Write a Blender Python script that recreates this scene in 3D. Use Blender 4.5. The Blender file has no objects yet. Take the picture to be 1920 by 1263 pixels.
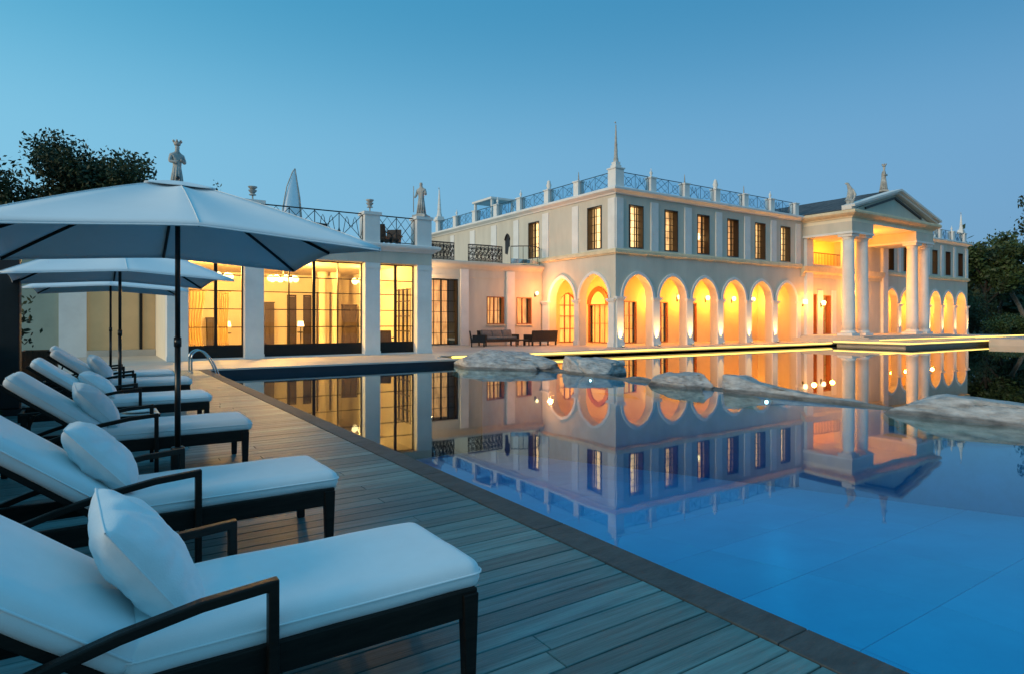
import bpy, bmesh, math, random
import numpy as np
from mathutils import Vector, Matrix, noise
R = math.radians
PI = math.pi
rnd = random.Random(7)
sc = bpy.context.scene
col = sc.collection

# ------------------------------------------------------------------ camera
cam = bpy.data.cameras.new('camera')
co = bpy.data.objects.new('camera', cam)
col.objects.link(co)
co.location = (0, 0, 1.45)
co.rotation_euler = (R(90), 0, -R(33.8))
cam.sensor_width = 36
cam.lens = 1170 / 1920 * 36
cam.shift_y = -31.5 / 1920
cam.clip_start = 0.05
cam.clip_end = 2000
sc.camera = co
# ------------------------------------------------------------------ dusk sky
world = bpy.data.worlds.new('World')
sc.world = world
world.use_nodes = True
nt = world.node_tree
N, L = nt.nodes, nt.links
bg = N['Background']
tc = N.new('ShaderNodeTexCoord')
sep = N.new('ShaderNodeSeparateXYZ')
L.new(tc.outputs['Generated'], sep.inputs[0])
ramp = N.new('ShaderNodeValToRGB')
cr = ramp.color_ramp
cr.interpolation = 'B_SPLINE'
stops = [(0.0, (.24, .46, .64)), (.10, (.27, .54, .76)), (.25, (.26, .56, .79)), (.36, (.135, .44, .68)), (.48, (.05, .32, .55)), (1.0, (.11, .43, .70))]
cr.elements[0].position, cr.elements[0].color = stops[0][0], (*stops[0][1], 1)
cr.elements[1].position, cr.elements[1].color = stops[-1][0], (*stops[-1][1], 1)
for p, c in stops[1:-1]:
    e = cr.elements.new(p)
    e.color = (*c, 1)
L.new(sep.outputs[2], ramp.inputs[0])
mr = N.new('ShaderNodeMapRange')            # afterglow side (-X) a little brighter than the far side
L.new(sep.outputs[0], mr.inputs[0])
mr.inputs[1].default_value, mr.inputs[2].default_value = -.25, .95
az = N.new('ShaderNodeValToRGB')
az.color_ramp.elements[0].color = (.88, 1.03, 1.0, 1)
az.color_ramp.elements[1].color = (.56, .64, .76, 1)
L.new(mr.outputs[0], az.inputs[0])
mul = N.new('ShaderNodeMixRGB')
mul.blend_type = 'MULTIPLY'
mul.inputs[0].default_value = 1
L.new(ramp.outputs[0], mul.inputs[1])
L.new(az.outputs[0], mul.inputs[2])
sky = N.new('ShaderNodeTexSky')
sky.sky_type = 'NISHITA'
sky.sun_disc = False
sky.sun_elevation = R(5)
sky.sun_rotation = R(-100)
skm = N.new('ShaderNodeMixRGB')
skm.blend_type = 'ADD'
skm.inputs[0].default_value = .008
mr2 = N.new('ShaderNodeMapRange')            # and dimmer towards the night side behind (-Y)
L.new(sep.outputs[1], mr2.inputs[0])
mr2.inputs[1].default_value, mr2.inputs[2].default_value = -1.0, .35
mr2.inputs[3].default_value, mr2.inputs[4].default_value = .88, 1.0
mul2 = N.new('ShaderNodeVectorMath')
mul2.operation = 'SCALE'
L.new(mul.outputs[0], mul2.inputs[0])
L.new(mr2.outputs[0], mul2.inputs['Scale'])
L.new(mul2.outputs[0], skm.inputs[1])
L.new(sky.outputs[0], skm.inputs[2])
L.new(skm.outputs[0], bg.inputs[0])
bg.inputs[1].default_value = 0.95
# one soft, weak sun: the glow after sunset, low on the -X side
sd = bpy.data.lights.new('sun', 'SUN')
sd.energy = 1.8
sd.angle = R(25)
sd.color = (1.0, .76, .48)
so = bpy.data.objects.new('sun', sd)
col.objects.link(so)
so.rotation_euler = Vector((1, .12, -.30)).to_track_quat('-Z', 'Y').to_euler()
sc.view_settings.view_transform = 'Standard'
sc.view_settings.look = 'None'
sc.view_settings.exposure = 0.08
sc.view_settings.gamma = 1
sc.view_settings.use_curve_mapping = False
sc.cycles.use_denoising = True
sc.cycles.max_bounces = 8
sc.cycles.diffuse_bounces = 3
sc.cycles.glossy_bounces = 4
sc.cycles.transparent_max_bounces = 16
sc.cycles.sample_clamp_indirect = 4

# ------------------------------------------------------------------ materials
MAT = {}


def mat(name, color, rough=.6, var=.12, scale=3.0, bump=0.0, bscale=40, metal=0.0, spec=.5, bdist=.02, stretch=(1, 1, 1), pos=True, rand=0.0, color2=None, coat=0.0, sheen=0.0):
    m = bpy.data.materials.new(name)
    m.use_nodes = True
    n, l = m.node_tree.nodes, m.node_tree.links
    b = n['Principled BSDF']
    b.inputs['Roughness'].default_value = rough
    b.inputs['Metallic'].default_value = metal
    b.inputs['Specular IOR Level'].default_value = spec
    b.inputs['Coat Weight'].default_value = coat
    b.inputs['Sheen Weight'].default_value = sheen
    if pos:
        src = n.new('ShaderNodeNewGeometry').outputs['Position']
    else:
        src = n.new('ShaderNodeTexCoord').outputs['Object']
    mp = n.new('ShaderNodeMapping')
    mp.inputs['Scale'].default_value = stretch
    l.new(src, mp.inputs[0])
    v = mp.outputs[0]
    if rand:
        oi = n.new('ShaderNodeObjectInfo')
        ad = n.new('ShaderNodeVectorMath')
        ad.operation = 'ADD'
        sc2 = n.new('ShaderNodeVectorMath')
        sc2.operation = 'SCALE'
        sc2.inputs[0].default_value = (17, 31, 53)
        l.new(oi.outputs['Random'], sc2.inputs['Scale'])
        l.new(mp.outputs[0], ad.inputs[0])
        l.new(sc2.outputs[0], ad.inputs[1])
        v = ad.outputs[0]
    t = n.new('ShaderNodeTexNoise')
    t.inputs['Scale'].default_value = scale
    t.inputs['Detail'].default_value = 6
    t.inputs['Roughness'].default_value = .62
    l.new(v, t.inputs['Vector'])
    r = n.new('ShaderNodeValToRGB')
    c2 = color2 or tuple(min(1, x * (1 + var)) for x in color)
    c1 = tuple(x * (1 - var) for x in color)
    r.color_ramp.elements[0].color = (*c1, 1)
    r.color_ramp.elements[1].color = (*c2, 1)
    r.color_ramp.elements[0].position = .3
    r.color_ramp.elements[1].position = .7
    l.new(t.outputs[0], r.inputs[0])
    out = r.outputs[0]
    if rand:
        hv = n.new('ShaderNodeHueSaturation')
        mr_ = n.new('ShaderNodeMapRange')
        mr_.inputs[3].default_value = 1 - rand
        mr_.inputs[4].default_value = 1 + rand
        l.new(oi.outputs['Random'], mr_.inputs[0])
        l.new(mr_.outputs[0], hv.inputs['Value'])
        l.new(out, hv.inputs['Color'])
        out = hv.outputs[0]
    l.new(out, b.inputs['Base Color'])
    if bump:
        t2 = n.new('ShaderNodeTexNoise')
        t2.inputs['Scale'].default_value = bscale
        t2.inputs['Detail'].default_value = 5
        l.new(v, t2.inputs['Vector'])
        bp = n.new('ShaderNodeBump')
        bp.inputs['Strength'].default_value = bump
        bp.inputs['Distance'].default_value = bdist
        l.new(t2.outputs[0], bp.inputs['Height'])
        l.new(bp.outputs[0], b.inputs['Normal'])
    MAT[name] = m
    return m


def emit_mat(name, color, strength, stripes=0.0):
    m = bpy.data.materials.new(name)
    m.use_nodes = True
    n, l = m.node_tree.nodes, m.node_tree.links
    b = n['Principled BSDF']
    b.inputs['Base Color'].default_value = (*[min(.8, c * .8) for c in color], 1)
    b.inputs['Emission Color'].default_value = (*color, 1)
    b.inputs['Emission Strength'].default_value = strength
    if stripes:
        g = n.new('ShaderNodeNewGeometry')
        mp = n.new('ShaderNodeMapping')
        mp.inputs['Scale'].default_value = (5, 5, 1.1)
        l.new(g.outputs['Position'], mp.inputs[0])
        t = n.new('ShaderNodeTexNoise')
        t.inputs['Scale'].default_value = 1.3
        t.inputs['Detail'].default_value = 3
        l.new(mp.outputs[0], t.inputs['Vector'])
        r = n.new('ShaderNodeMapRange')
        r.inputs[1].default_value, r.inputs[2].default_value = .3, .7
        r.inputs[3].default_value, r.inputs[4].default_value = strength * (1 - stripes), strength * (1 + stripes)
        l.new(t.outputs[0], r.inputs[0])
        l.new(r.outputs[0], b.inputs['Emission Strength'])
    MAT[name] = m
    return m


def glass_mat(name, tint, ior=1.5, rough=0.0, bump=0.0, bscale=1.0, stretch=(1, 1, 1), mn=0.0, glossc=(1, 1, 1)):
    m = bpy.data.materials.new(name)
    m.use_nodes = True
    n, l = m.node_tree.nodes, m.node_tree.links
    n.remove(n['Principled BSDF'])
    o = n['Material Output']
    tr = n.new('ShaderNodeBsdfTransparent')
    tr.inputs[0].default_value = (*tint, 1)
    gl = n.new('ShaderNodeBsdfGlossy')
    gl.inputs['Roughness'].default_value = rough
    gl.inputs['Color'].default_value = (*glossc, 1)
    fr = n.new('ShaderNodeFresnel')
    fr.inputs[0].default_value = ior
    mx = n.new('ShaderNodeMixShader')
    gb = n.new('ShaderNodeNewGeometry')
    inv = n.new('ShaderNodeMath')
    inv.operation = 'SUBTRACT'
    inv.inputs[0].default_value = 1
    l.new(gb.outputs['Backfacing'], inv.inputs[1])
    mul_ = n.new('ShaderNodeMath')
    mul_.operation = 'MULTIPLY'
    l.new(fr.outputs[0], mul_.inputs[0])
    l.new(inv.outputs[0], mul_.inputs[1])
    f = mul_.outputs[0]
    if mn:
        a = n.new('ShaderNodeMath')
        a.operation = 'MAXIMUM'
        a.inputs[1].default_value = mn
        l.new(f, a.inputs[0])
        f = a.outputs[0]
    l.new(f, mx.inputs[0])
    l.new(tr.outputs[0], mx.inputs[1])
    l.new(gl.outputs[0], mx.inputs[2])
    l.new(mx.outputs[0], o.inputs[0])
    if bump:
        g = n.new('ShaderNodeNewGeometry')
        mp = n.new('ShaderNodeMapping')
        mp.inputs['Scale'].default_value = stretch
        l.new(g.outputs['Position'], mp.inputs[0])
        t = n.new('ShaderNodeTexNoise')
        t.inputs['Scale'].default_value = bscale
        t.inputs['Detail'].default_value = 2
        l.new(mp.outputs[0], t.inputs['Vector'])
        bp = n.new('ShaderNodeBump')
        bp.inputs['Strength'].default_value = bump
        bp.inputs['Distance'].default_value = .01
        l.new(t.outputs[0], bp.inputs['Height'])
        l.new(bp.outputs[0], gl.inputs['Normal'])
        l.new(bp.outputs[0], fr.inputs['Normal'])
    MAT[name] = m
    return m


stucco = mat('stucco', (.585, .55, .475), .85, .11, .9, .15, 50, stretch=(1, 1, .3))
stuccow = mat('stucco_white', (.74, .735, .72), .8, .07, 1.5, .08, 60)
stone_trim = mat('stone_trim', (.70, .57, .38), .75, .14, 2.0, .15, 40)
cream = mat('cream_plaster', (.78, .70, .55), .8, .05, 1.0, .05, 50)
arcade_m = mat('arcade_plaster', (.76, .60, .34), .85, .06, 1.2, .1, 50)
beige_m = mat('beige_warmlit_render', (.75, .50, .26), .8, .07, 1.0, .08, 40)  # beige, with the warm light on the panel put into the base colour
sage_m = mat('sage_render', (.34, .38, .31), .85, .10, 1.0, .08, 40)
wood_dk = mat('dark_wood', (.012, .009, .007), .45, .5, 5, .15, 50, stretch=(1, 8, 8), pos=False, spec=.22)
wood_win = mat('window_wood', (.022, .012, .008), .45, .3, 6, 0)
door_wood = mat('door_wood', (.30, .10, .035), .45, .25, 4, .05, stretch=(4, 4, .6))
steel_dk = mat('dark_steel', (.012, .011, .010), .45, .2, 6, 0, spec=.25)
iron = mat('wrought_iron', (.016, .017, .02), .5, .3, 8, 0, metal=.3)
bluemetal = mat('blue_grey_metal', (.025, .085, .15), .45, .2, 8, 0)
plank_m = mat('deck_board', (.088, .192, .198), .52, .36, 2.2, .25, 9, stretch=(.9, 14, 6), rand=.32, spec=.45)
under_m = mat('deck_under', (.02, .02, .02), .9)
coping_m = mat('coping_stone', (.066, .076, .078), .72, .30, 3.0, .3, 16, spec=.3, stretch=(2, 5, 2), rand=.12)
pave_m = mat('paving', (.50, .455, .40), .55, .12, .9, .12, 20)
fabric = mat('white_canvas', (.84, .85, .86), .9, .03, 6, .10, 260, pos=False, sheen=.15)
fabric_p = mat('white_linen', (.84, .85, .86), .92, .04, 9, .15, 160, pos=False, sheen=.15)
canopy_m = mat('canopy_cloth', (.80, .83, .85), .9, .03, 2, .06, 300, pos=False)
chrome = mat('chrome', (.6, .6, .6), .12, .05, 3, 0, metal=1)
pole_m = mat('pole_metal', (.05, .048, .046), .28, .2, 3, 0, metal=.75)
rock_m = mat('rock', (.36, .36, .36), .92, .5, 3.2, 1.0, 5, bdist=.07, stretch=(1.6, .8, 2.6), color2=(.54, .54, .535))
# wet band where the water laps the stone
_n, _l = rock_m.node_tree.nodes, rock_m.node_tree.links
_b = _n['Principled BSDF']
_g = _n.new('ShaderNodeNewGeometry')
_s = _n.new('ShaderNodeSeparateXYZ')
_l.new(_g.outputs['Position'], _s.inputs[0])
_t = _n.new('ShaderNodeTexNoise')
_t.inputs['Scale'].default_value = 3.0
_m = _n.new('ShaderNodeMath')
_m.operation = 'MULTIPLY_ADD'
_m.inputs[1].default_value = -.12
_l.new(_t.outputs[0], _m.inputs[0])
_l.new(_s.outputs[2], _m.inputs[2])
_r = _n.new('ShaderNodeMapRange')
_r.inputs[1].default_value, _r.inputs[2].default_value = -.225, -.185
_r.inputs[3].default_value, _r.inputs[4].default_value = .38, 1.0
_l.new(_m.outputs[0], _r.inputs[0])
_old = _b.inputs['Base Color'].links[0].from_socket
_x = _n.new('ShaderNodeVectorMath')
_x.operation = 'SCALE'
_l.new(_old, _x.inputs[0])
_l.new(_r.outputs[0], _x.inputs['Scale'])
_l.new(_x.outputs[0], _b.inputs['Base Color'])
ground_m = mat('grass_ground', (.035, .05, .022), .95, .4, .6, .4, 12)
pondbed_m = mat('pond_bed', (.02, .022, .016), .95, .3, .6)
tile_m = mat('pool_tile', (.40, .76, .95), .35, .10, .9, 0, rand=.06)
tilew_m = mat('pool_wall_tile', (.006, .012, .022), .4, .2, 3, 0)
fence_m = mat('fence_wood', (.075, .038, .018), .7, .35, 2.5, .2, 14, stretch=(6, 6, .8), rand=.3)
post_m = mat('black_post', (.012, .012, .013), .6, .3, 3, .1, 20)
statue_m = mat('statue_stone', (.42, .42, .40), .85, .35, 4, .5, 12)
slate_m = mat('roof_slate', (.075, .072, .075), .7, .3, 2.5, .2, 14, rand=.25)
wicker_m = mat('dark_wicker', (.03, .022, .018), .6, .4, 20, .4, 60)
wicker_g = mat('grey_cushion', (.17, .16, .15), .85, .25, 6, .2, 60)
leaf_m = mat('leaf', (.020, .034, .014), .65, .55, .55, 0, color2=(.045, .075, .025))
leaf2_m = mat('leaf_bright', (.032, .062, .020), .6, .5, .5, 0, color2=(.07, .12, .032))
bark_m = mat('bark', (.035, .028, .022), .9, .4, 5, .4, 12)
barkp_m = mat('bark_pale', (.20, .17, .14), .9, .4, 5, .4, 12)
curtain_m = mat('curtain_cloth', (.30, .22, .09), .9, .3, 6, 0, stretch=(6, 6, .4))
dkfurn = mat('dark_furniture', (.05, .035, .025), .5, .2, 4, 0)
floor_m = mat('interior_floor', (.55, .42, .30), .25, .08, 1, 0)
sail_m = None
dish_m = mat('pale_glass', (.45, .62, .66), .08, .05, 2, 0)
white_m = mat('white_paint', (.8, .8, .78), .5, .04, 2, 0)
glass = glass_mat('window_glass', (.93, .93, .90), 1.45)
sail_m = glass_mat('sail_mesh', (.72, .78, .82), 1.05, .6, mn=.22)
rail_glass = glass_mat('rail_glass', (.84, .92, .96), 1.45)
water_m = glass_mat('pool_water', (.97, .99, 1.0), 1.44, .022, .15, .8, (1, 1, 1), glossc=(.82, .96, 1.0))
va = water_m.node_tree.nodes.new('ShaderNodeVolumeAbsorption')
va.inputs['Density'].default_value = .75
va.inputs['Color'].default_value = (.0, .858, .936, 1)
water_m.node_tree.links.new(va.outputs[0], water_m.node_tree.nodes['Material Output'].inputs['Volume'])
pond_m = glass_mat('pond_water', (.25, .35, .35), 1.42, .010, .06, .5)
WARM = (1.0, .56, .17)
ORANGE = (1.0, .335, .03)
glow_win = emit_mat('glow_sheet', (1.0, .63, .28), 1.9, .4)  # window sheets emit by themselves, in place of lit rooms
glow_dim = emit_mat('dim_glow_sheet', (1.0, .48, .17), .8, .6)
glow_mid = emit_mat('warm_glow_sheet', (1.0, .56, .22), 1.3, .55)
glow_lamp = emit_mat('lamp_glass', (1.0, .74, .36), 4)
glow_led = emit_mat('led_strip', (1.0, .70, .14), 2.6)
glow_orange = emit_mat('room_glow_sheet', (1.0, .52, .12), .9, .3)  # emissive sheet behind the doors, room light put into it
glow_pool = emit_mat('pool_lamp_glass', (.85, .93, 1.0), 9)


# ------------------------------------------------------------------ mesh helpers
class MB:
    def __init__(s):
        s.v, s.f, s.sm = [], [], []

    def add(s, vs, fs, smooth=False):
        k = len(s.v)
        s.v += [tuple(p) for p in vs]
        s.f += [tuple(i + k for i in f) for f in fs]
        s.sm += [smooth] * len(fs)

    def box(s, x0, x1, y0, y1, z0, z1):
        s.add([(x0, y0, z0), (x1, y0, z0), (x1, y1, z0), (x0, y1, z0), (x0, y0, z1), (x1, y0, z1), (x1, y1, z1), (x0, y1, z1)],
              [(0, 3, 2, 1), (4, 5, 6, 7), (0, 1, 5, 4), (1, 2, 6, 5), (2, 3, 7, 6), (3, 0, 4, 7)])

    def quad(s, a, b, c, d):
        s.add([a, b, c, d], [(0, 1, 2, 3)])

    def hexa(s, p):
        s.add(p, [(0, 3, 2, 1), (4, 5, 6, 7), (0, 1, 5, 4), (1, 2, 6, 5), (2, 3, 7, 6), (3, 0, 4, 7)])

    def tube(s, pts, r, n=6, smooth=True, caps=True):
        pts = [Vector(p) for p in pts]
        rs = r if isinstance(r, (list, tuple)) else [r] * len(pts)
        vs, fs = [], []
        prev = None
        for i, p in enumerate(pts):
            t = (pts[min(i + 1, len(pts) - 1)] - pts[max(i - 1, 0)])
            t = t.normalized() if t.length > 1e-9 else Vector((0, 0, 1))
            if prev is None:
                a = Vector((1, 0, 0)) if abs(t.x) < .8 else Vector((0, 1, 0))
                u = t.cross(a).normalized()
            else:
                u = (prev - t * prev.dot(t))
                u = u.normalized() if u.length > 1e-6 else t.orthogonal().normalized()
            prev = u
            w = t.cross(u)
            for k in range(n):
                an = 2 * PI * k / n
                vs.append(p + (u * math.cos(an) + w * math.sin(an)) * rs[i])
        for i in range(len(pts) - 1):
            for k in range(n):
                a, b = i * n + k, i * n + (k + 1) % n
                fs.append((a, b, b + n, a + n))
        if caps:
            fs.append(tuple(range(n - 1, -1, -1)))
            fs.append(tuple((len(pts) - 1) * n + k for k in range(n)))
        s.add(vs, fs, smooth)

    def bar(s, pts, wy, wz):
        """rectangular bar along a path in the local xz plane (width wy along y)"""
        pts = [Vector(p) for p in pts]
        vs, fs = [], []
        for i, p in enumerate(pts):
            a = (pts[i] - pts[i - 1]).normalized() if i > 0 else None
            b = (pts[i + 1] - pts[i]).normalized() if i < len(pts) - 1 else None
            t = ((a or b) + (b or a)).normalized()
            nn = Vector((-t.z, 0, t.x))
            k = 1.0
            if a is not None and b is not None:
                k = 1 / max(.5, math.sqrt((1 + a.dot(b)) / 2))
            for sy, sz in ((-1, -1), (1, -1), (1, 1), (-1, 1)):
                vs.append(p + Vector((0, sy * wy / 2, 0)) + nn * (sz * wz / 2 * k))
        for i in range(len(pts) - 1):
            for k in range(4):
                x, y = i * 4 + k, i * 4 + (k + 1) % 4
                fs.append((x, y, y + 4, x + 4))
        fs.append((3, 2, 1, 0))
        m = (len(pts) - 1) * 4
        fs.append((m, m + 1, m + 2, m + 3))
        s.add(vs, fs)

    def lathe(s, prof, c, n=16, smooth=True):
        vs, fs = [], []
        for r, z in prof:
            for k in range(n):
                a = 2 * PI * k / n
                vs.append((c[0] + r * math.cos(a), c[1] + r * math.sin(a), c[2] + z))
        for i in range(len(prof) - 1):
            for k in range(n):
                a, b = i * n + k, i * n + (k + 1) % n
                fs.append((a, b, b + n, a + n))
        fs.append(tuple(range(n - 1, -1, -1)))
        fs.append(tuple((len(prof) - 1) * n + k for k in range(n)))
        s.add(vs, fs, smooth)

    def ball(s, c, r, n=10, sq=(1, 1, 1)):
        m = n // 2 + 1
        prof = [(max(1e-4, math.sin(PI * i / m)), -math.cos(PI * i / m)) for i in range(m + 1)]
        vs, fs = [], []
        for a, z in prof:
            for k in range(n):
                t = 2 * PI * k / n
                vs.append((c[0] + r * sq[0] * a * math.cos(t), c[1] + r * sq[1] * a * math.sin(t), c[2] + r * sq[2] * z))
        for i in range(m):
            for k in range(n):
                a, b = i * n + k, i * n + (k + 1) % n
                fs.append((a, b, b + n, a + n))
        s.add(vs, fs, True)

    def sweep(s, path, prof, closed=False):
        """profile [(outward, z)] along a plan polyline, mitred; outward is to the right of travel"""
        P = [Vector((p[0], p[1])) for p in path]
        n = len(P)
        vs, fs = [], []
        for i in range(n):
            d0 = (P[i] - P[i - 1]).normalized() if (i > 0 or closed) else None
            d1 = (P[(i + 1) % n] - P[i]).normalized() if (i < n - 1 or closed) else None
            d0 = d0 if d0 is not None else d1
            d1 = d1 if d1 is not None else d0
            n0, n1 = Vector((d0.y, -d0.x)), Vector((d1.y, -d1.x))
            mm = (n0 + n1)
            mm = mm / max(1e-6, mm.dot(n0)) if mm.length > 1e-6 else n0
            for o, z in prof:
                q = P[i] + mm * o
                vs.append((q.x, q.y, z))
        m = len(prof)
        rng = n if closed else n - 1
        for i in range(rng):
            j = (i + 1) % n
            for k in range(m):
                k2 = (k + 1) % m
                fs.append((i * m + k, j * m + k, j * m + k2, i * m + k2))
        if not closed:
            fs.append(tuple(range(m)))
            fs.append(tuple((n - 1) * m + k for k in range(m - 1, -1, -1)))
        s.add(vs, fs)

    def mesh(s, name, m=None):
        me = bpy.data.meshes.new(name)
        me.from_pydata(s.v, [], s.f)
        me.polygons.foreach_set('use_smooth', s.sm)
        bm = bmesh.new()
        bm.from_mesh(me)
        bmesh.ops.recalc_face_normals(bm, faces=bm.faces)
        bm.to_mesh(me)
        bm.free()
        if m:
            me.materials.append(m)
        me.update()
        return me

    def build(s, name, m, parent=None, loc=None):
        return link(name, s.mesh(name, m), parent, loc)


def link(name, me, parent=None, loc=None, rot=None, scale=None):
    o = bpy.data.objects.new(name, me)
    col.objects.link(o)
    if parent:
        o.parent = parent
    if loc:
        o.location = loc
    if rot:
        o.rotation_euler = rot
    if scale:
        o.scale = scale
    return o


def tag(o, label, cat, group=None):
    o['label'] = label
    o['category'] = cat
    if group:
        o['group'] = group
    return o


def thing(name, label, cat, loc=(0, 0, 0), rz=0, group=None):
    o = bpy.data.objects.new(name, None)
    col.objects.link(o)
    o.location = loc
    o.rotation_euler = (0, 0, rz)
    o.empty_display_size = .2
    return tag(o, label, cat, group)


def kind(o, k):
    o['kind'] = k
    return o


def children(o):
    return [c for c in bpy.data.objects if c.parent == o]


def copy_tree(o, parent=None):
    c = o.copy()
    col.objects.link(c)
    c.parent = parent
    for ch in children(o):
        copy_tree(ch, c)
    return c


def bevel(o, w=.01, seg=2):
    b = o.modifiers.new('bevel', 'BEVEL')
    b.width = w
    b.segments = seg
    b.limit_method = 'ANGLE'
    return o


def point(name, loc, power, color=WARM, r=.08, parent=None):
    d = bpy.data.lights.new(name, 'POINT')
    d.energy = power
    d.color = color
    d.shadow_soft_size = r
    o = bpy.data.objects.new(name, d)
    col.objects.link(o)
    o.location = loc
    if parent:
        o.parent = parent
    return o


def spot(name, loc, aim, power, color=WARM, angle=70, r=.04, parent=None, blend=.8):
    d = bpy.data.lights.new(name, 'SPOT')
    d.energy = power
    d.color = color
    d.spot_size = R(angle)
    d.spot_blend = blend
    d.shadow_soft_size = r
    o = bpy.data.objects.new(name, d)
    col.objects.link(o)
    o.location = loc
    o.rotation_euler = (Vector(aim)).to_track_quat('-Z', 'Y').to_euler()
    if parent:
        o.parent = parent
    return o


ORD = ['first', 'second', 'third', 'fourth', 'fifth', 'sixth', 'seventh', 'eighth', 'ninth', 'tenth', 'eleventh', 'twelfth', 'thirteenth']

# ================================================================== SETTING
PX0, PX1, PY1, PY0 = 2.75, 12.3, 20.4, -14.0      # pool
WZ = -.22                                          # water level
DX0 = -1.62
# ground with a hole for pool and pond
HX0, HX1, HY0, HY1 = DX0, 76.0, -30.0, 22.3
g = MB()
xs, ys = [-600, HX0, HX1, 700], [-400, HY0, HY1, 800]
for i in range(3):
    for j in range(3):
        if i == 1 and j == 1:
            continue
        g.quad((xs[i], ys[j], -.14), (xs[i + 1], ys[j], -.14), (xs[i + 1], ys[j + 1], -.14), (xs[i], ys[j + 1], -.14))
kind(g.build('ground', ground_m), 'structure')
# pond bed (one sheet with its shore)
g = MB()
g.quad((HX0, HY0, -4.3), (HX1, HY0, -4.3), (HX1, HY1, -4.3), (HX0, HY1, -4.3))
g.quad((HX1, HY0, -4.3), (HX1, HY1, -4.3), (HX1, HY1, -.14), (HX1, HY0, -.14))
g.quad((HX0, HY0, -4.3), (HX1, HY0, -4.3), (HX1, HY0, -.14), (HX0, HY0, -.14))
g.quad((HX0, HY1, -4.3), (HX1, HY1, -4.3), (HX1, HY1, -.14), (HX0, HY1, -.14))
kind(g.build('pond_bed', pondbed_m), 'structure')
# pool basin: floor of tiles and walls
fl = MB()
fl.hexa([(PX0, 3.0, -3.9), (PX1, 3.0, -3.9), (PX1, PY1, -3.9), (PX0, PY1, -3.9), (PX0, 3.0, -1.62), (PX1, 3.0, -1.62), (PX1, PY1, -3.5), (PX0, PY1, -3.5)])
fl.box(PX0, PX1, PY0, 2.999, -3.9, -1.62)
pf = kind(fl.build('pool_floor', mat('pool_grout', (.56, .80, .90), .5)), 'structure')
tm = MB()
tm.box(-.7925, .7925, -.7495, .7495, 0, .014)
tme = tm.mesh('tile', tile_m)
nx = 6
for i in range(nx):
    for j in range(-4, 12):
        ty = 3.0 + .753 + j * 1.505
        sl_ = 1.88 / 17.4 if j >= 0 else 0.0
        if ty < PY1 - .4:
            link('tile', tme, pf, (PX0 + .796 + i * 1.5917, ty, -1.616 - sl_ * (ty - 3.0)), (-math.atan(sl_), 0, 0))
w = MB()
w.box(PX0 - .25, PX0, PY0, PY1, -3.9, -.055)
w.box(PX0 - .25, PX1 + .25, PY1, PY1 + .25, -3.9, -.055)
w.box(PX0 - .25, PX1 + .25, PY0 - .25, PY0, -3.9, -.055)
kind(w.build('pool_wall', tilew_m), 'structure')
w = MB()
w.box(PX1, PX1 + .25, PY0, PY1, -3.9, -.25)
kind(w.build('pool_wall', mat('pool_side_tile', (.04, .17, .34), .4, .15, 3, 0)), 'structure')
q = MB()
q.box(PX0 - .02, PX1 + .12, PY0 - .02, PY1 + .02, -3.85, WZ)
kind(q.build('pool_water', water_m), 'structure')
q = MB()
q.quad((PX1 + .121, HY0, WZ), (HX1, HY0, WZ), (HX1, HY1, WZ), (PX1 + .121, HY1, WZ))
kind(q.build('pond_water', pond_m), 'structure')
# timber deck: boards run along X
DX1 = 2.54
b = MB()
b.box(DX0, DX1 - .005, PY0, PY1 - .0, -1.0, -.035)
deck = kind(b.build('deck', under_m), 'structure')
PW = .1475
row = 0
y = -1.2
while y < PY1 - PW * .9:
    cut = [DX0, DX1]
    brk = DX0 + 1.0 + rnd.random() * 2.6
    if rnd.random() < .97:
        cut = [DX0, brk, DX1]
    for a, c in zip(cut[:-1], cut[1:]):
        m = MB()
        dz = rnd.uniform(-.0012, .0012)
        m.box(a + .002, c - .002, y + .0042, y + PW - .0042, -.030, dz)
        bo = m.build('plank', plank_m, deck)
        bevel(bo, .003, 1)
    y += PW
# coping along the pool's deck side
cp = MB()
cp.box(DX1 - .003, PX0, PY0, PY1 + .0, -.5, -.045)
coping = kind(cp.build('pool_coping', under_m), 'structure')
y = -2.0
while y < PY1 - .05:
    ln = 1.83
    y1 = min(y + ln, PY1)
    m = MB()
    m.box(DX1 + .004, PX0 + .03, y + .0025, y1 - .0025, -.044, .006 + rnd.uniform(-.001, .001))
    bevel(m.build('stone', coping_m, coping), .005, 2)
    y += ln
# pavement along the pavilion and round to the connecting wing
p = MB()
p.box(DX0 - 6, 11.35, PY1 + .002, 31.0, -.045, 0)
p.box(11.351, 23.6, 22.3, 32.0, -.60, 0)
kind(p.build('pavement', pave_m), 'structure')
p = MB()
p.box(DX0 - 6, 11.35, PY1 - .035, PY1 + .30, -.044, .008)
kind(p.build('pavement_edge', pave_m), 'structure')
# terrace before the arcade, with its light strip under the lip
t = MB()
t.box(23.602, 76, 22.3, 48, -.6, 0)
terr = kind(t.build('terrace', pave_m), 'structure')
lip = MB()
lip.box(11.4, 40.0, 22.12, 22.298, .012, .04)
lip.build('terrace_lip', pave_m, terr)
led = MB()
led.box(12.0, 39.9, 22.15, 22.297, -.065, .010)
led.build('light_strip', glow_led, terr)
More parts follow.
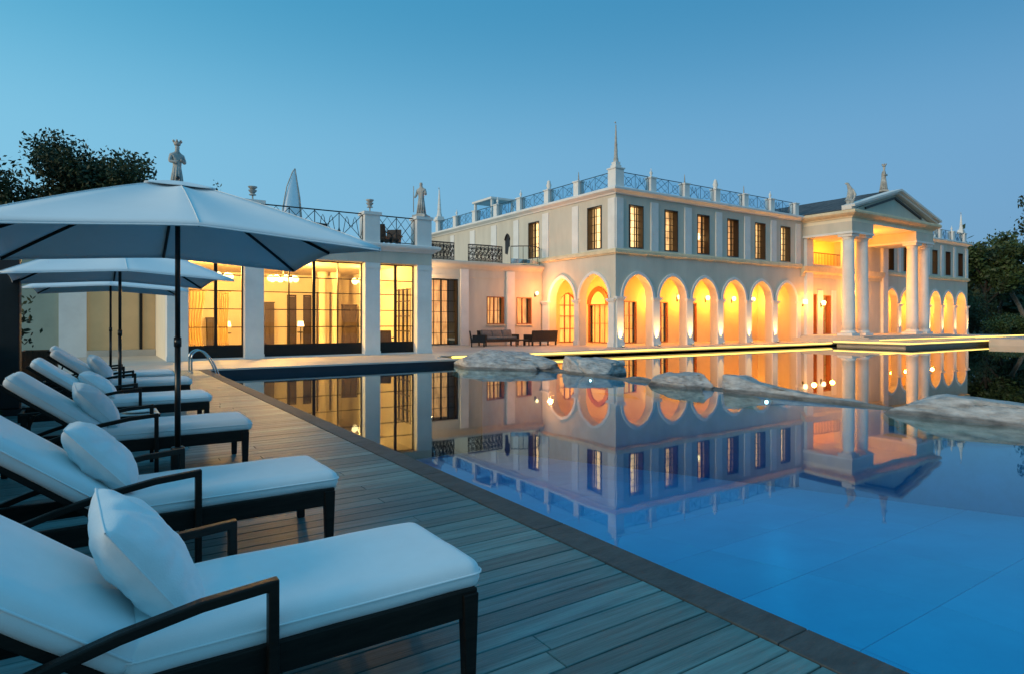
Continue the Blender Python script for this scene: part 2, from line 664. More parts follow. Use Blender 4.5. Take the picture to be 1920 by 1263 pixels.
# portico platform in the water, two steps and its strips
pl = MB()
pl.box(40.0, 62, 17.5, 22.118, -.02, .12)
pl.box(40.4, 61, 17.95, 22.118, -.6, -.022)
plat = kind(pl.build('platform', pave_m), 'structure')
s1 = MB()
s1.box(40.3, 60, 19.4, 25.2, .004, .26)
s1.build('step', pave_m, plat)
s2 = MB()
s2.box(40.8, 54.2, 20.3, 25.2, .262, .34)
s2.build('step', pave_m, plat)
s2 = MB()
s2.box(41.0, 53.8, 20.7, 25.2, .342, .42)
s2.build('step', pave_m, plat)
for bx in ((40.02, 61.9, 17.44, 17.497, .045, .095), (39.94, 39.997, 17.5, 22.1, .045, .095), (54.4, 66, 19.33, 19.397, .17, .24), (40.3, 54.3, 19.34, 19.397, .20, .235)):
    m = MB()
    m.box(*bx)
    m.build('light_strip', glow_led, plat)
qk = MB()
qk.box(50.5, 75.9, 14.6, 17.2, -.9, .20)
kind(qk.build('stone_quay', pave_m), 'structure')

# ================================================================== GLASS PAVILION
GY = 25.0
pav = thing('glass_pavilion', 'single storey white pavilion with tall lit glass walls and roof terrace', 'pavilion', (7.3, 25, 0))
OFF = Vector((-7.3, -25, 0))


def pbuild(mb, name, m, parent=pav, off=OFF):
    o = mb.build(name, m, parent)
    if parent is pav:
        o.location = off
    return o


cols = [(2.13, 2.80), (4.70, 5.37), (9.38, 10.04), (11.75, 12.45)]
for a, c in cols:
    m = MB()
    m.box(a, c, GY, GY + .68, 0, 3.86)
    o = pbuild(m, 'column', stuccow)
    k = MB()
    k.box(a - .025, c + .025, GY - .03, GY + .3, 3.62, 3.74)
    k.build('capital', stuccow, o)
    k = MB()
    k.box(a - .02, c + .02, GY - .02, GY + .2, .001, .16)
    k.build('base', stuccow, o)
m = MB()
m.box(2.13, 12.45, GY - .012, GY + .75, 3.862, 4.36)
pbuild(m, 'beam', stucco)
m = MB()
m.sweep([(2.13, 36.5), (2.13, GY), (12.45, GY), (12.45, 36.5)],
        [(-.05, 4.362), (.06, 4.362), (.10, 4.42), (.26, 4.50), (.30, 4.56), (.30, 4.64), (.22, 4.68), (-.05, 4.68)])
pbuild(m, 'cornice', stuccow)
m = MB()
m.box(2.14, 12.44, GY + .06, 36.5, 4.37, 4.67)
pbuild(m, 'roof', stucco)
m = MB()
m.box(2.13, 12.45, 36.5, 36.7, 0, 4.36)
m.box(2.13, 2.33, GY + .70, 36.499, 0, 4.36)
m.box(12.25, 12.45, GY + .70, 36.499, 0, 4.36)
pbuild(m, 'wall', cream)
m = MB()
m.box(2.34, 12.24, GY + .05, 36.49, -.02, .03)
pbuild(m, 'interior_floor', floor_m)
m = MB()
m.box(2.34, 12.24, GY + .77, 36.49, 4.02, 4.10)
pbuild(m, 'ceiling', cream)


def pav_window(a, c, nc, thick):
    gy = GY + .42
    z0, z1, zk = .05, 3.85, .52
    m = MB()
    m.box(a + .002, a + .05, gy - .03, gy + .03, z0, z1)
    m.box(c - .05, c - .002, gy - .03, gy + .03, z0, z1)
    m.box(a + .05, c - .05, gy - .03, gy + .03, z1 - .05, z1)
    zs = [zk, 1.18, 1.86, 2.54, 3.14, z1 - .05]
    us = [a + .05 + (c - a - .1) * i / nc for i in range(nc + 1)]
    for i, u in enumerate(us[1:-1]):
        t = .055 if (i + 1) in thick else .022
        m.box(u - t, u + t, gy - .034, gy + .034, zk, z1 - .05)
    for z in zs[1:-1]:
        m.box(a + .05, c - .05, gy - .02, gy + .02, z - .017, z + .017)
    w_ = pbuild(m, 'window', steel_dk)
    k = MB()
    k.box(a + .05, c - .05, gy - .028, gy + .028, z0, zk)
    k.build('kick_plate', steel_dk, w_)
    pm = MB()
    pm.box(0, us[1] - us[0] - .004, -.004, .004, 0, 1)
    pme = pm.mesh('pane', glass)
    for i in range(nc):
        for j in range(len(zs) - 1):
            link('pane', pme, w_, (us[i] + .002, gy, zs[j] + .002), None, (1, 1, zs[j + 1] - zs[j] - .004))
    s_ = MB()
    s_.box(a + .002, c - .002, GY + .02, gy + .25, .001, .048)
    s_.build('sill', stuccow, w_)


pav_window(2.80, 4.70, 2, (1,))
pav_window(5.37, 9.38, 4, (2,))
pav_window(10.04, 11.75, 2, (1,))

# roof terrace: posts and railings
RZ = 4.68


def scroll_panel(name, a, c, z0, h, frame, m, parent, seed, off=None, rods=True):
    """ornamental iron panel from a to c along a frame map"""
    rr = random.Random(seed)
    w_ = c - a
    mb = MB()
    r0 = .018
    F = frame
    mb.tube([F(a, 0, z0 + .06), F(c, 0, z0 + .06)], r0, 4)
    mb.tube([F(a, 0, z0 + h), F(c, 0, z0 + h)], r0 * 1.4, 4)
    n = max(1, round(w_ / 1.1))
    for i in range(n + 1):
        u = a + w_ * i / n
        mb.tube([F(u, 0, z0), F(u, 0, z0 + h)], r0, 4)
    for i in range(n):
        u0, u1 = a + w_ * i / n, a + w_ * (i + 1) / n
        uc, zc = (u0 + u1) / 2, z0 + h / 2
        k = rr.choice([0, 1, 2])
        mb.tube([F(u0, 0, z0 + .08), F(u1, 0, z0 + h - .04)], r0 * .75, 4)
        mb.tube([F(u0, 0, z0 + h - .04), F(u1, 0, z0 + .08)], r0 * .75, 4)
        if k == 0:
            pts = [F(uc + .26 * h * math.cos(t * PI / 6), 0, zc + .26 * h * math.sin(t * PI / 6)) for t in range(13)]
            mb.tube(pts, r0 * .75, 4)
        elif k == 1:
            mb.tube([F(u0, 0, zc), F(uc, 0, z0 + h - .03), F(u1, 0, zc), F(uc, 0, z0 + .08), F(u0, 0, zc)], r0 * .75, 4)
        else:
            for sg in (-1, 1):
                pts = [F(uc + sg * (.06 + .38 * h * (t / 8)), 0, zc + .36 * h * math.sin(t * PI / 4)) for t in range(9)]
                mb.tube(pts, r0 * .75, 4)
    o = mb.build(name, m, parent)
    if off is not None:
        o.location = off
    return o


def FY(y0):
    return lambda u, d, z: (u, y0 + d, z)


def FX(x0):
    return lambda u, d, z: (x0 + d, u, z)


for a, c in cols:
    m = MB()
    m.box(a, c, GY + .02, GY + .66, RZ + .001, 5.86)
    o = pbuild(m, 'terrace_post', stuccow)
    k = MB()
    k.box(a - .06, c + .06, GY - .04, GY + .72, 5.861, 5.99)
    k.build('cap', stuccow, o)
for i, (a, c) in enumerate([(2.80, 4.70), (5.37, 9.38), (10.04, 11.75)]):
    scroll_panel('railing', a + .01, c - .01, RZ + .05, 1.17, FY(GY + .3), iron, pav, 11 + i, OFF)
# interior things of the pavilion
def chandelier(x, y, z, label, power):
    t = thing('chandelier', label, 'chandelier', (x, y, z))
    m = MB()
    m.tube([(0, 0, .0), (0, 0, 4.02 - z)], .015, 5)
    m.tube([(.55 * math.cos(k * PI / 8), .55 * math.sin(k * PI / 8), .05) for k in range(17)], .02, 5)
    m.tube([(-.55, 0, .05), (.55, 0, .05)], .015, 4)
    m.tube([(0, -.55, .05), (0, .55, .05)], .015, 4)
    m.build('frame', steel_dk, t)
    for k in range(8):
        s = MB()
        s.ball((.55 * math.cos(k * PI / 4), .55 * math.sin(k * PI / 4), -.04), .15, 8)
        s.build('lamp_shade', glow_lamp, t)
    point('lamp_light', (0, 0, .18), power, (1.0, .53, .13), .3, t)


chandelier(4.3, 29.0, 3.35, 'glowing ring chandelier behind the pavilion glass bay beside the pool ladder', 2300)
chandelier(7.1, 29.2, 3.35, 'glowing ring chandelier in the middle of the wide pavilion window', 3300)
chandelier(10.9, 29.0, 3.35, 'glowing ring chandelier behind the narrow pavilion bay next to the connecting wing', 260)


def cabinet(x0, x1, y0, z1, label, name='cabinet', cat='cabinet'):
    t = thing(name, label, cat, ((x0 + x1) / 2, y0, .03))
    w_ = x1 - x0
    m = MB()
    m.box(-w_ / 2, w_ / 2, 0, .45, .06, z1)
    m.build('body', dkfurn, t)
    for sg in (-1, 1):
        d = MB()
        d.box(min(0, sg * (w_ / 2 - .03)) + (.01 if sg > 0 else 0), max(0, sg * (w_ / 2 - .03)) - (.01 if sg < 0 else 0), -.03, -.001, .12, z1 - .05)
        bevel(d.build('door', dkfurn, t), .008, 1)
    m = MB()
    m.box(-w_ / 2 - .03, w_ / 2 + .03, -.04, .46, z1 + .001, z1 + .06)
    m.build('top', dkfurn, t)


cabinet(7.75, 8.25, 35.9, 2.35, 'tall dark cabinet seen through the wide pavilion window')
cabinet(4.9, 5.35, 35.9, 1.5, 'low dark sideboard behind the pavilion bay beside the ladder', 'sideboard', 'sideboard')
cabinet(11.2, 11.9, 33.0, 2.2, 'dark wardrobe behind the narrow pavilion bay')
for i, (x0, x1, zt, lb) in enumerate([(9.15, 9.5, 2.75, 'dark framed doorway on the pavilion back wall beside the tall cabinet'), (10.05, 10.35, 2.75, 'dark framed doorway on the pavilion back wall nearest the pale columns')]):
    t = thing('door', lb, 'door', ((x0 + x1) / 2, 36.47, .03))
    w_ = x1 - x0
    m = MB()
    m.box(-w_ / 2 - .08, -w_ / 2, -.06, .0, 0, zt)
    m.box(w_ / 2, w_ / 2 + .08, -.06, .0, 0, zt)
    m.box(-w_ / 2 - .08, w_ / 2 + .08, -.06, .0, zt + .001, zt + .1)
    m.build('frame', dkfurn, t)
    m = MB()
    m.box(-w_ / 2 + .005, w_ / 2 - .005, -.04, -.005, .01, zt - .01)
    m.build('leaf', dkfurn, t)
for i, x in enumerate((10.15, 10.85)):
    t = thing('pillar', ['pale round pillar inside the wide pavilion window', 'pale round pillar inside the pavilion close to the narrow bay'][i], 'pillar', (x, 33.4, .03))
    m = MB()
    m.lathe([(.27, 0), (.27, .2), (.21, .25), (.19, 3.6), (.28, 3.75), (.28, 3.98)], (0, 0, 0), 18)
    m.build('shaft', cream, t)
    m = MB()
    m.box(-.31, -.235, -.06, .06, .0, 2.9)
    m.build('edge_panel', dkfurn, t)


def curtain(x0, x1, y0, z1, lean, label):
    m = MB()
    n = 40
    vs, fs = [], []
    for j in range(9):
        tz = j / 8
        for i in range(n + 1):
            u = i / n
            pinch = 1 - .35 * math.sin(PI * min(1, tz * 1.2)) * lean
            xx = x0 + (x1 - x0) * (u * pinch if lean > 0 else u)
            vs.append((xx, y0 + .03 * math.sin(u * 38), .06 + (z1 - .06) * tz))
    for j in range(8):
        for i in range(n):
            a = j * (n + 1) + i
            fs.append((a, a + 1, a + n + 2, a + n + 1))
    m.add(vs, fs, True)
    m.tube([(x0 - .1, y0, z1 + .03), (x1 + .1, y0, z1 + .03)], .025, 6)
    o = m.build('curtain', curtain_m)
    s = o.modifiers.new('thick', 'SOLIDIFY')
    s.thickness = .01
    tag(o, label, 'curtain')


curtain(3.45, 4.25, 32.0, 2.75, .6, 'khaki curtain tied back behind the pavilion bay beside the ladder')
curtain(4.75, 5.3, 32.0, 2.75, .3, 'narrow khaki curtain half hidden by the pavilion column by the ladder')
# table lamps inside
def table_lamp(x, y, label):
    t = thing('table_lamp', label, 'table lamp', (x, y, .03))
    m = MB()
    m.lathe([(.22, .0), (.22, .03), (.03, .05), (.03, .7), (.20, .72), (.20, .76), (.03, .78), (.03, 1.05)], (0, 0, 0), 12)
    m.build('stand', dkfurn, t)
    m = MB()
    m.lathe([(.20, 1.02), (.14, 1.36)], (0, 0, 0), 14)
    m.build('lamp_shade', glow_lamp, t)


table_lamp(5.75, 35.2, 'lit table lamp far inside the pavilion beside the wide bay column')
table_lamp(9.6, 35.6, 'small lit lamp between the dark doorways inside the pavilion')
t = thing('inner_door', 'dark framed glazed double door inside the narrow pavilion bay', 'door', (12.235, 27.6, .03))
m = MB()
for yy, tw in ((-.95, .05), (-.5, .02), (-.03, .06), (.45, .02), (.92, .05)):
    m.box(-.06, 0, yy - tw, yy + tw, 0, 2.9)
for zz in (.12, .9, 1.6, 2.3, 2.85):
    m.box(-.055, -.005, -.95, .92, zz - (.1 if zz < .2 else .025), zz + (.1 if zz < .2 else .025))
m.build('frame', dkfurn, t)
m = MB()
m.box(-.034, -.028, -.93, .90, .05, 2.85)
m.build('pane', glass, t)
terrace_chair_at = (11.2, 27.3, .03)

# ------------------------------------------------ annex behind the loungers
ann = thing('garden_annex', 'low rendered wall building with beige panel and sage green end behind the loungers', 'building', (0, 30, 0))
m = MB()
m.box(-14, -1.15, 0.10, .6, -.1, 4.3)
m.build('wall', sage_m, ann)
m = MB()
m.box(-.25, 2.12, .03, .6, .25, 4.3)
m.build('beige_panel', beige_m, ann)
m = MB()
m.box(-1.148, -.252, -.12, .6, -.1, 4.3)
m.build('pilaster', stuccow, ann)
m = MB()
m.box(-14, 2.12, -.25, .62, 4.302, 4.62)
m.build('cornice', stuccow, ann)
m = MB()
m.box(-.25, 2.12, -.20, .6, -.1, .248)
m.build('plinth', pave_m, ann)
m = MB()
m.box(1.55, 1.66, -.02, .028, .25, 3.1)
m.build('frame', steel_dk, ann)

# ================================================================== CONNECTING WING
CY = 31.7
wing = thing('connecting_wing', 'low peach lit wing with balcony rails joining pavilion and villa', 'building', (18, CY, 0))
WO = Vector((-18, -CY, 0))


def wbuild(mb, name, m, parent=None):
    o = mb.build(name, m, parent or wing)
    if parent is None:
        o.location = WO
    return o


def wall_openings(mb, F, u0, u1, z0, z1, t, ops):
    us = sorted({u0, u1, *[o[0] for o in ops], *[o[1] for o in ops]})
    zs = sorted({z0, z1, *[o[2] for o in ops], *[o[3] for o in ops]})
    us = [u for u in us if u0 <= u <= u1]
    zs = [z for z in zs if z0 <= z <= z1]
    for i in range(len(us) - 1):
        for j in range(len(zs) - 1):
            uc, zc = (us[i] + us[i + 1]) / 2, (zs[j] + zs[j + 1]) / 2
            if any(o[0] < uc < o[1] and o[2] < zc < o[3] for o in ops):
                continue
            for d in (0, t):
                mb.quad(F(us[i], d, zs[j]), F(us[i + 1], d, zs[j]), F(us[i + 1], d, zs[j + 1]), F(us[i], d, zs[j + 1]))
    for a, b_, c, d_ in ops + [(u0, u1, z0, z1)]:
        mb.quad(F(a, 0, c), F(a, t, c), F(a, t, d_), F(a, 0, d_))
        mb.quad(F(b_, 0, c), F(b_, t, c), F(b_, t, d_), F(b_, 0, d_))
        mb.quad(F(a, 0, c), F(b_, 0, c), F(b_, t, c), F(a, t, c))
        mb.quad(F(a, 0, d_), F(b_, 0, d_), F(b_, t, d_), F(a, t, d_))


def fbox(mb, F, a, b_, d0, d1, z0, z1):
    mb.hexa([F(a, d0, z0), F(b_, d0, z0), F(b_, d1, z0), F(a, d1, z0), F(a, d0, z1), F(b_, d0, z1), F(b_, d1, z1), F(a, d1, z1)])


def window(parent, F, a, b_, z0, z1, deep, nc, nr, wood, lit, off=None, arched=False, glow_d=.42, shelf=False):
    """deep dark lining, casement bars, panes and a self-glowing sheet behind for the lit room"""
    m = MB()
    t = .06
    g0 = deep - .06
    fbox(m, F, a + .004, a + t, -.012, deep, z0 + .004, z1 - .004)
    fbox(m, F, b_ - t, b_ - .004, -.012, deep, z0 + .004, z1 - .004)
    fbox(m, F, a + t, b_ - t, -.012, deep, z1 - t, z1 - .004)
    fbox(m, F, a + t, b_ - t, -.012, deep, z0 + .004, z0 + t)
    us = [a + t + (b_ - a - 2 * t) * i / nc for i in range(nc + 1)]
    zs = [z0 + t + (z1 - z0 - 2 * t) * j / nr for j in range(nr + 1)]
    for i in range(1, nc):
        tt = .045 if (i * 2 == nc) else .018
        fbox(m, F, us[i] - tt, us[i] + tt, g0 - .02, g0 + .03, z0 + t, z1 - t)
    for j in range(1, nr):
        fbox(m, F, a + t, b_ - t, g0 - .012, g0 + .02, zs[j] - .014, zs[j] + .014)
    o = m.build('window', wood, parent)
    if off is not None:
        o.location = off
    pm = MB()
    fbox(pm, F, us[0] + .004, us[1] - .004, g0, g0 + .006, zs[0] + .002, zs[1] - .002)
    pme = pm.mesh('pane', glass)
    d = Vector(F(us[1], 0, 0)) - Vector(F(us[0], 0, 0))
    for i in range(nc):
        for j in range(nr):
            link('pane', pme, o, d * i + Vector((0, 0, (zs[1] - zs[0]) * j)))
    if lit is not None:
        c = MB()
        n = 14
        for i in range(n):
            u, v = a + .01 + (b_ - a - .02) * i / n, a + .01 + (b_ - a - .02) * (i + 1) / n
            d0, d1 = glow_d + deep * .5 + .03 * (i % 2), glow_d + deep * .5 + .03 * ((i + 1) % 2)
            c.quad(F(u, d0, z0 + .01), F(v, d1, z0 + .01), F(v, d1, z1 - .01), F(u, d0, z1 - .01))
        c.build('glow_sheet', lit, o)
    if shelf:
        s_ = MB()
        fbox(s_, F, a - .06, b_ + .06, -.09, -.013, z0 - .08, z0 + .003)
        s_.build('sill', stone_trim, o)
    return o


Fw = FY(CY)
ops = [(15.5, 17.46, .05, 3.8), (19.41, 20.66, 1.19, 2.85), (21.55, 22.7, 1.19, 2.85)]
m = MB()
wall_openings(m, Fw, 12.46, 23.48, 0, 4.55, .35, ops)
wbuild(m, 'wall', stucco)
m = MB()
m.box(12.46, 23.48, CY + .01, 47, 4.552, 4.8)
wbuild(m, 'roof', stucco)
m = MB()
m.sweep([(12.46, CY), (23.48, CY)], [(0.0, 4.40), (.05, 4.40), (.08, 4.5), (.22, 4.62), (.26, 4.68), (.26, 4.80), (.2, 4.86), (0.0, 4.86)])
wbuild(m, 'cornice', stucco)
for a, c in ((17.6, 18.12), (20.80, 21.36)):
    m = MB()
    m.box(a, c, CY - .11, CY - .001, 0, 4.39)
    o = wbuild(m, 'pilaster', stuccow)
m = MB()
m.box(12.46, 23.48, CY - .04, CY - .001, 3.92, 4.05)
wbuild(m, 'moulding', stucco)
window(wing, Fw, 15.5, 17.46, .05, 3.8, .28, 4, 6, steel_dk, glow_dim, WO, glow_d=1.2)
window(wing, Fw, 19.41, 20.66, 1.19, 2.85, .26, 4, 2, door_wood, glow_dim, WO, shelf=True)
window(wing, Fw, 21.55, 22.7, 1.19, 2.85, .3, 2, 1, door_wood, glow_dim, WO, shelf=True)
# balcony rails on its roof
def balcony_panel(a, c, z0, h, bow, seed):
    rr = random.Random(seed)
    m = MB()
    F = lambda u, z: (u, CY + .0 - bow * (1 - ((2 * (u - a) / (c - a)) - 1) ** 2), z)
    n = 10
    us = [a + (c - a) * i / n for i in range(n + 1)]
    for z, r in ((z0 + .05, .025), (z0 + h, .035), (z0 + h * .12, .02)):
        m.tube([F(u, z) for u in us], r, 5)
    for i in range(0, 31):
        u = a + (c - a) * i / 30
        m.tube([F(u, z0), F(u, z0 + h)], .014 if i % 10 else .028, 4)
    for i in range(9):
        u = a + (c - a) * (i + .5) / 9
        rad = h * .2
        for k in range(2):
            zc = z0 + h * (.32 + .36 * k)
            m.tube([F(min(c, max(a, u + rad * math.cos(t * PI / 5) * (1 - t * .04))), zc + rad * math.sin(t * PI / 5) * (1 - t * .04)) for t in range(15)], .022, 4)
        m.tube([F(a + (c - a) * i / 9, z0 + .08), F(a + (c - a) * (i + 1) / 9, z0 + h - .05)], .02, 4)
    wbuild(m, 'balcony_rail', iron)


balcony_panel(15.2, 17.2, 4.87, 1.0, 0.0, 3)
balcony_panel(18.15, 20.5, 4.87, .98, .15, 4)
# bowed glass balcony by the villa
m = MB()
F = lambda u, z, o_=0: (u, CY + .1 - (.75 + o_) * math.sin(PI * (u - 21.2) / 2.2), z)
us = [21.2 + 2.2 * i / 12 for i in range(13)]
m.tube([F(u, 5.95) for u in us], .03, 5)
for u in us[::3]:
    m.tube([F(u, 4.9), F(u, 5.95)], .02, 4)
o = wbuild(m, 'balcony_rail', iron)
k = MB()
for i in range(12):
    k.quad(F(us[i], 5.02), F(us[i + 1], 5.02), F(us[i + 1], 5.9), F(us[i], 5.9))
k.build('pane', rail_glass, o)
k = MB()
for i in range(12):
    k.quad(F(us[i], 4.90), F(us[i + 1], 4.90), F(us[i + 1], 5.20 - .02 * i, .03), F(us[i], 5.20 - .02 * (i), .03))
k.build('skirt', chrome, o)

# ================================================================== MAIN VILLA
VX, VY = 23.5, 25.0
PXL, PXR = 41.0, 52.2           # portico bay on the facade
VXE = 68.4
villa = thing('main_villa', 'two storey white villa with lit arcade, roof balustrade and columned portico', 'villa', (VX, VY, 0))
VO = Vector((-VX, -VY, 0))


def vbuild(mb, name, m, parent=None):
    o = mb.build(name, m, parent or villa)
    if parent is None:
        o.location = VO
    return o


def arc_pts(a, b_, spring, point_=.14, n=18):
    c, r = (a + b_) / 2, (b_ - a) / 2
    pts = []
    for k in range(n + 1):
        an = PI - PI * k / n
        x = math.cos(an)
        pts.append((c + r * x, spring + r * math.sin(an) * 1.0 + point_ * (1 - abs(x)) ** 1.3))
    return pts


def arch_wall(mb, F, u0, u1, z0, z1, t, arches):
    prev = u0
    for a, b_, sp in arches:
        pts = arc_pts(a, b_, sp)
        for d in (0, t):
            mb.quad(F(prev, d, z0), F(a, d, z0), F(a, d, z1), F(prev, d, z1))
            for (p0, q0), (p1, q1) in zip(pts[:-1], pts[1:]):
                mb.quad(F(p0, d, q0), F(p1, d, q1), F(p1, d, z1), F(p0, d, z1))
        mb.quad(F(a, 0, z0), F(a, t, z0), F(a, t, sp), F(a, 0, sp))
        mb.quad(F(b_, 0, z0), F(b_, t, z0), F(b_, t, sp), F(b_, 0, sp))
        for (p0, q0), (p1, q1) in zip(pts[:-1], pts[1:]):
            mb.quad(F(p0, 0, q0), F(p0, t, q0), F(p1, t, q1), F(p1, 0, q1))
        prev = b_
    for d in (0, t):
        mb.quad(F(prev, d, z0), F(u1, d, z0), F(u1, d, z1), F(prev, d, z1))
    mb.quad(F(u0, 0, z0), F(u0, t, z0), F(u0, t, z1), F(u0, 0, z1))
    mb.quad(F(u1, 0, z0), F(u1, t, z0), F(u1, t, z1), F(u1, 0, z1))
    mb.quad(F(u0, 0, z1), F(u1, 0, z1), F(u1, t, z1), F(u0, t, z1))


def archivolt(F, a, b_, sp, w_=.17, proud=.07):
    inn = arc_pts(a - .002, b_ + .002, sp)
    c, r = (a + b_) / 2, (b_ - a) / 2
    out = []
    for (u, z) in inn:
        v = Vector((u - c, z - sp + .02))
        v = v.normalized() * w_
        out.append((u + v.x, z + v.y))
    m = MB()
    for i in range(len(inn) - 1):
        (a0, b0), (a1, b1), (c0, d0), (c1, d1) = inn[i], inn[i + 1], out[i], out[i + 1]
        m.quad(F(a0, -proud, b0), F(a1, -proud, b1), F(c1, -proud, d1), F(c0, -proud, d0))
        m.quad(F(c0, -proud, d0), F(c1, -proud, d1), F(c1, .004, d1), F(c0, .004, d0))
        m.quad(F(a0, -proud, b0), F(a1, -proud, b1), F(a1, .004, b1), F(a0, .004, b0))
        # a thin bead on the outer rim
        e0 = (out[i][0] - c, out[i][1] - sp)
    return m


Ff, Fl = FY(VY), FX(VX)
SP = 2.72
PER = 2.83
arF = [(24.03 + PER * k, 24.03 + PER * k + 2.27, SP) for k in range(6)]
arR = [(52.75 + 2.62 * k, 52.75 + 2.62 * k + 2.08, SP + .12) for k in range(6)]
arL = [(25.52, 28.03, SP - .06), (28.45, 30.88, SP - .1)]
T = .5
m = MB()
arch_wall(m, Ff, VX + T + .003, PXL, 0, 5.02, T, arF)
vbuild(m, 'arcade_wall', stucco)
m = MB()
arch_wall(m, Fl, VY + .0, CY - .002, 0, 5.02, T, arL)
vbuild(m, 'arcade_wall', stucco)
m = MB()
arch_wall(m, Ff, PXR, VXE, 0, 5.02, T, arR)
vbuild(m, 'arcade_wall', stucco)
for F, ars in ((Ff, arF), (Fl, arL), (Ff, arR)):
    for a, b_, sp in ars:
        vbuild(archivolt(F, a, b_, sp), 'arch_moulding', stuccow)
# piers (pilaster, capital, base) on the front arcade
def pier(F, a, b_, zc, parent=None):
    m = MB()
    fbox(m, F, a, b_, -.09, -.001, .26, zc)
    o = vbuild(m, 'pier', stuccow)
    k = MB()
    fbox(k, F, a - .07, b_ + .07, -.16, -.001, zc + .001, zc + .09)
    fbox(k, F, a - .11, b_ + .11, -.20, -.001, zc + .091, zc + .17)
    k.build('capital', stuccow, o)
    k = MB()
    fbox(k, F, a - .03, b_ + .03, -.14, -.001, .001, .259)
    k.build('base', stuccow, o)


pier(Ff, VX + .03, 24.02, 2.55)
for k in range(5):
    pier(Ff, arF[k][1] + .01, arF[k + 1][0] - .01, 2.55)
pier(Ff, 40.46, 40.9, 2.55)
for k in range(5):
    pier(Ff, arR[k][1] + .03, arR[k + 1][0] - .03, 2.6)
pier(Ff, arR[5][1] + .05, VXE - .02, 2.6)
pier(Fl, 25.05, 25.50, 2.45)
pier(Fl, 28.05, 28.43, 2.45)
pier(Fl, 30.90, 31.55, 2.45)
# arcade interior
IY = 28.2
doorX = [27.75 + PER * k for k in range(5)]
m = MB()
wall_openings(m, FY(IY), 26.5, PXL, 0, 5.02, .2, [(x - .55, x + .55, .02, 2.62) for x in doorX])
vbuild(m, 'arcade_inner_wall', arcade_m)
m = MB()
wall_openings(m, FX(26.5), IY + .002, 31.5, 0, 5.02, .2, [(28.75, 30.75, .02, 2.45)])
vbuild(m, 'arcade_inner_wall', arcade_m)
m = MB()
arch_wall(m, FY(31.5), VX + T, 26.5, 0, 5.02, .19, [(24.75, 26.15, 2.4)])
vbuild(m, 'arcade_inner_wall', arcade_m)
m = MB()
m.box(VX + T, PXL, VY + T, IY, 4.25, 4.35)
m.box(VX + T, 26.5, IY, 31.5, 4.25, 4.35)
vbuild(m, 'arcade_ceiling', arcade_m)
m = MB()
wall_openings(m, FY(IY), PXR + .1, VXE, 0, 5.02, .2, [(58.2, 59.2, .02, 2.6), (66.4, 67.3, .02, 2.6)])
m.box(VXE - .2, VXE, VY + T, IY - .002, 0, 5.02)
m.box(PXR + .1, VXE - .2, VY + T, IY, 4.35, 4.45)
vbuild(m, 'arcade_inner_wall', arcade_m)
for x in doorX:
    window(villa, FY(IY), x - .55, x + .55, .02, 2.62, .16, 2, 3, door_wood, glow_orange, VO, glow_d=.3)
for x0, x1 in ((58.2, 59.2), (66.4, 67.3)):
    window(villa, FY(IY), x0, x1, .02, 2.6, .16, 2, 3, door_wood, glow_dim, VO, glow_d=.3)
window(villa, FX(26.5), 28.75, 30.75, .02, 2.45, .16, 4, 2, door_wood, glow_orange, VO, glow_d=.3)
# arched fanlight over the door and arched window on the end wall
m = MB()
pts = arc_pts(28.75, 30.75, 2.46, .1, 12)
for (a0, b0), (a1, b1) in zip(pts[:-1], pts[1:]):
    c0 = (29.75 + (a0 - 29.75) * .72, 2.46 + (b0 - 2.46) * .72)
    c1 = (29.75 + (a1 - 29.75) * .72, 2.46 + (b1 - 2.46) * .72)
    m.hexa([(26.40, a0, b0), (26.40, a1, b1), (26.499, a1, b1), (26.499, a0, b0), (26.40, c0[0], c0[1]), (26.40, c1[0], c1[1]), (26.499, c1[0], c1[1]), (26.499, c0[0], c0[1])])
vbuild(m, 'fanlight', door_wood)
m = MB()
for i in range(4):
    u = 24.77 + 1.36 * i / 3
    m.box(u - .03, u + .03, 31.55, 31.62, .02, 2.9 if i in (0, 3) else 3.1)
for z in (.05, .9, 1.7, 2.4):
    m.box(24.77, 26.13, 31.54, 31.61, z - .025, z + .025)
pts = arc_pts(24.75, 26.15, 2.4, .1, 12)
m.tube([(p_[0], 31.58, p_[1] - .03) for p_ in pts], .045, 5)
o = vbuild(m, 'arched_window', door_wood)
k = MB()
k.box(24.76, 26.14, 31.66, 31.685, .02, 3.2)
k.build('glow_sheet', glow_orange, o)  # sheet glows by itself for the room behind

# floor band (ledge)
m = MB()
prof = [(-.02, 5.022), (.07, 5.022), (.09, 5.08), (.16, 5.10), (.16, 5.26), (.10, 5.30), (.08, 5.345), (-.02, 5.345)]
m.sweep([(VX, 46.8), (VX, VY), (PXL, VY)], prof)
vbuild(m, 'ledge', stone_trim)
m = MB()
m.sweep([(PXR, VY), (VXE, VY), (VXE, 40)], prof)
vbuild(m, 'ledge', stone_trim)
# upper storey
Z0, Z1 = 5.346, 8.30
wc = [25.05 + PER * k for k in range(6)]
wR = [a + 1.04 for a, b_, s in arR]
upF = [(x - .57, x + .57, 5.42, 7.82) for x in wc]
upR = [(x - .5, x + .5, 5.48, 7.62) for x in wR]
upL = [(26.1, 27.35, 5.42, 7.85), (32.0, 33.2, 5.30 + .1, 7.75)]
m = MB()
wall_openings(m, Ff, VX + T, PXL, Z0, Z1, T, upF)
vbuild(m, 'upper_wall', stucco)
m = MB()
wall_openings(m, Fl, VY + .001, 46.8, Z0, Z1, T - .003, upL)
vbuild(m, 'upper_wall', stucco)
m = MB()
wall_openings(m, Ff, PXR, VXE, Z0, Z1, T, upR)
vbuild(m, 'upper_wall', stucco)
m = MB()
m.box(VX, VX + T - .003, CY, 46.8, 4.8, Z0)
vbuild(m, 'back_wall', stucco)
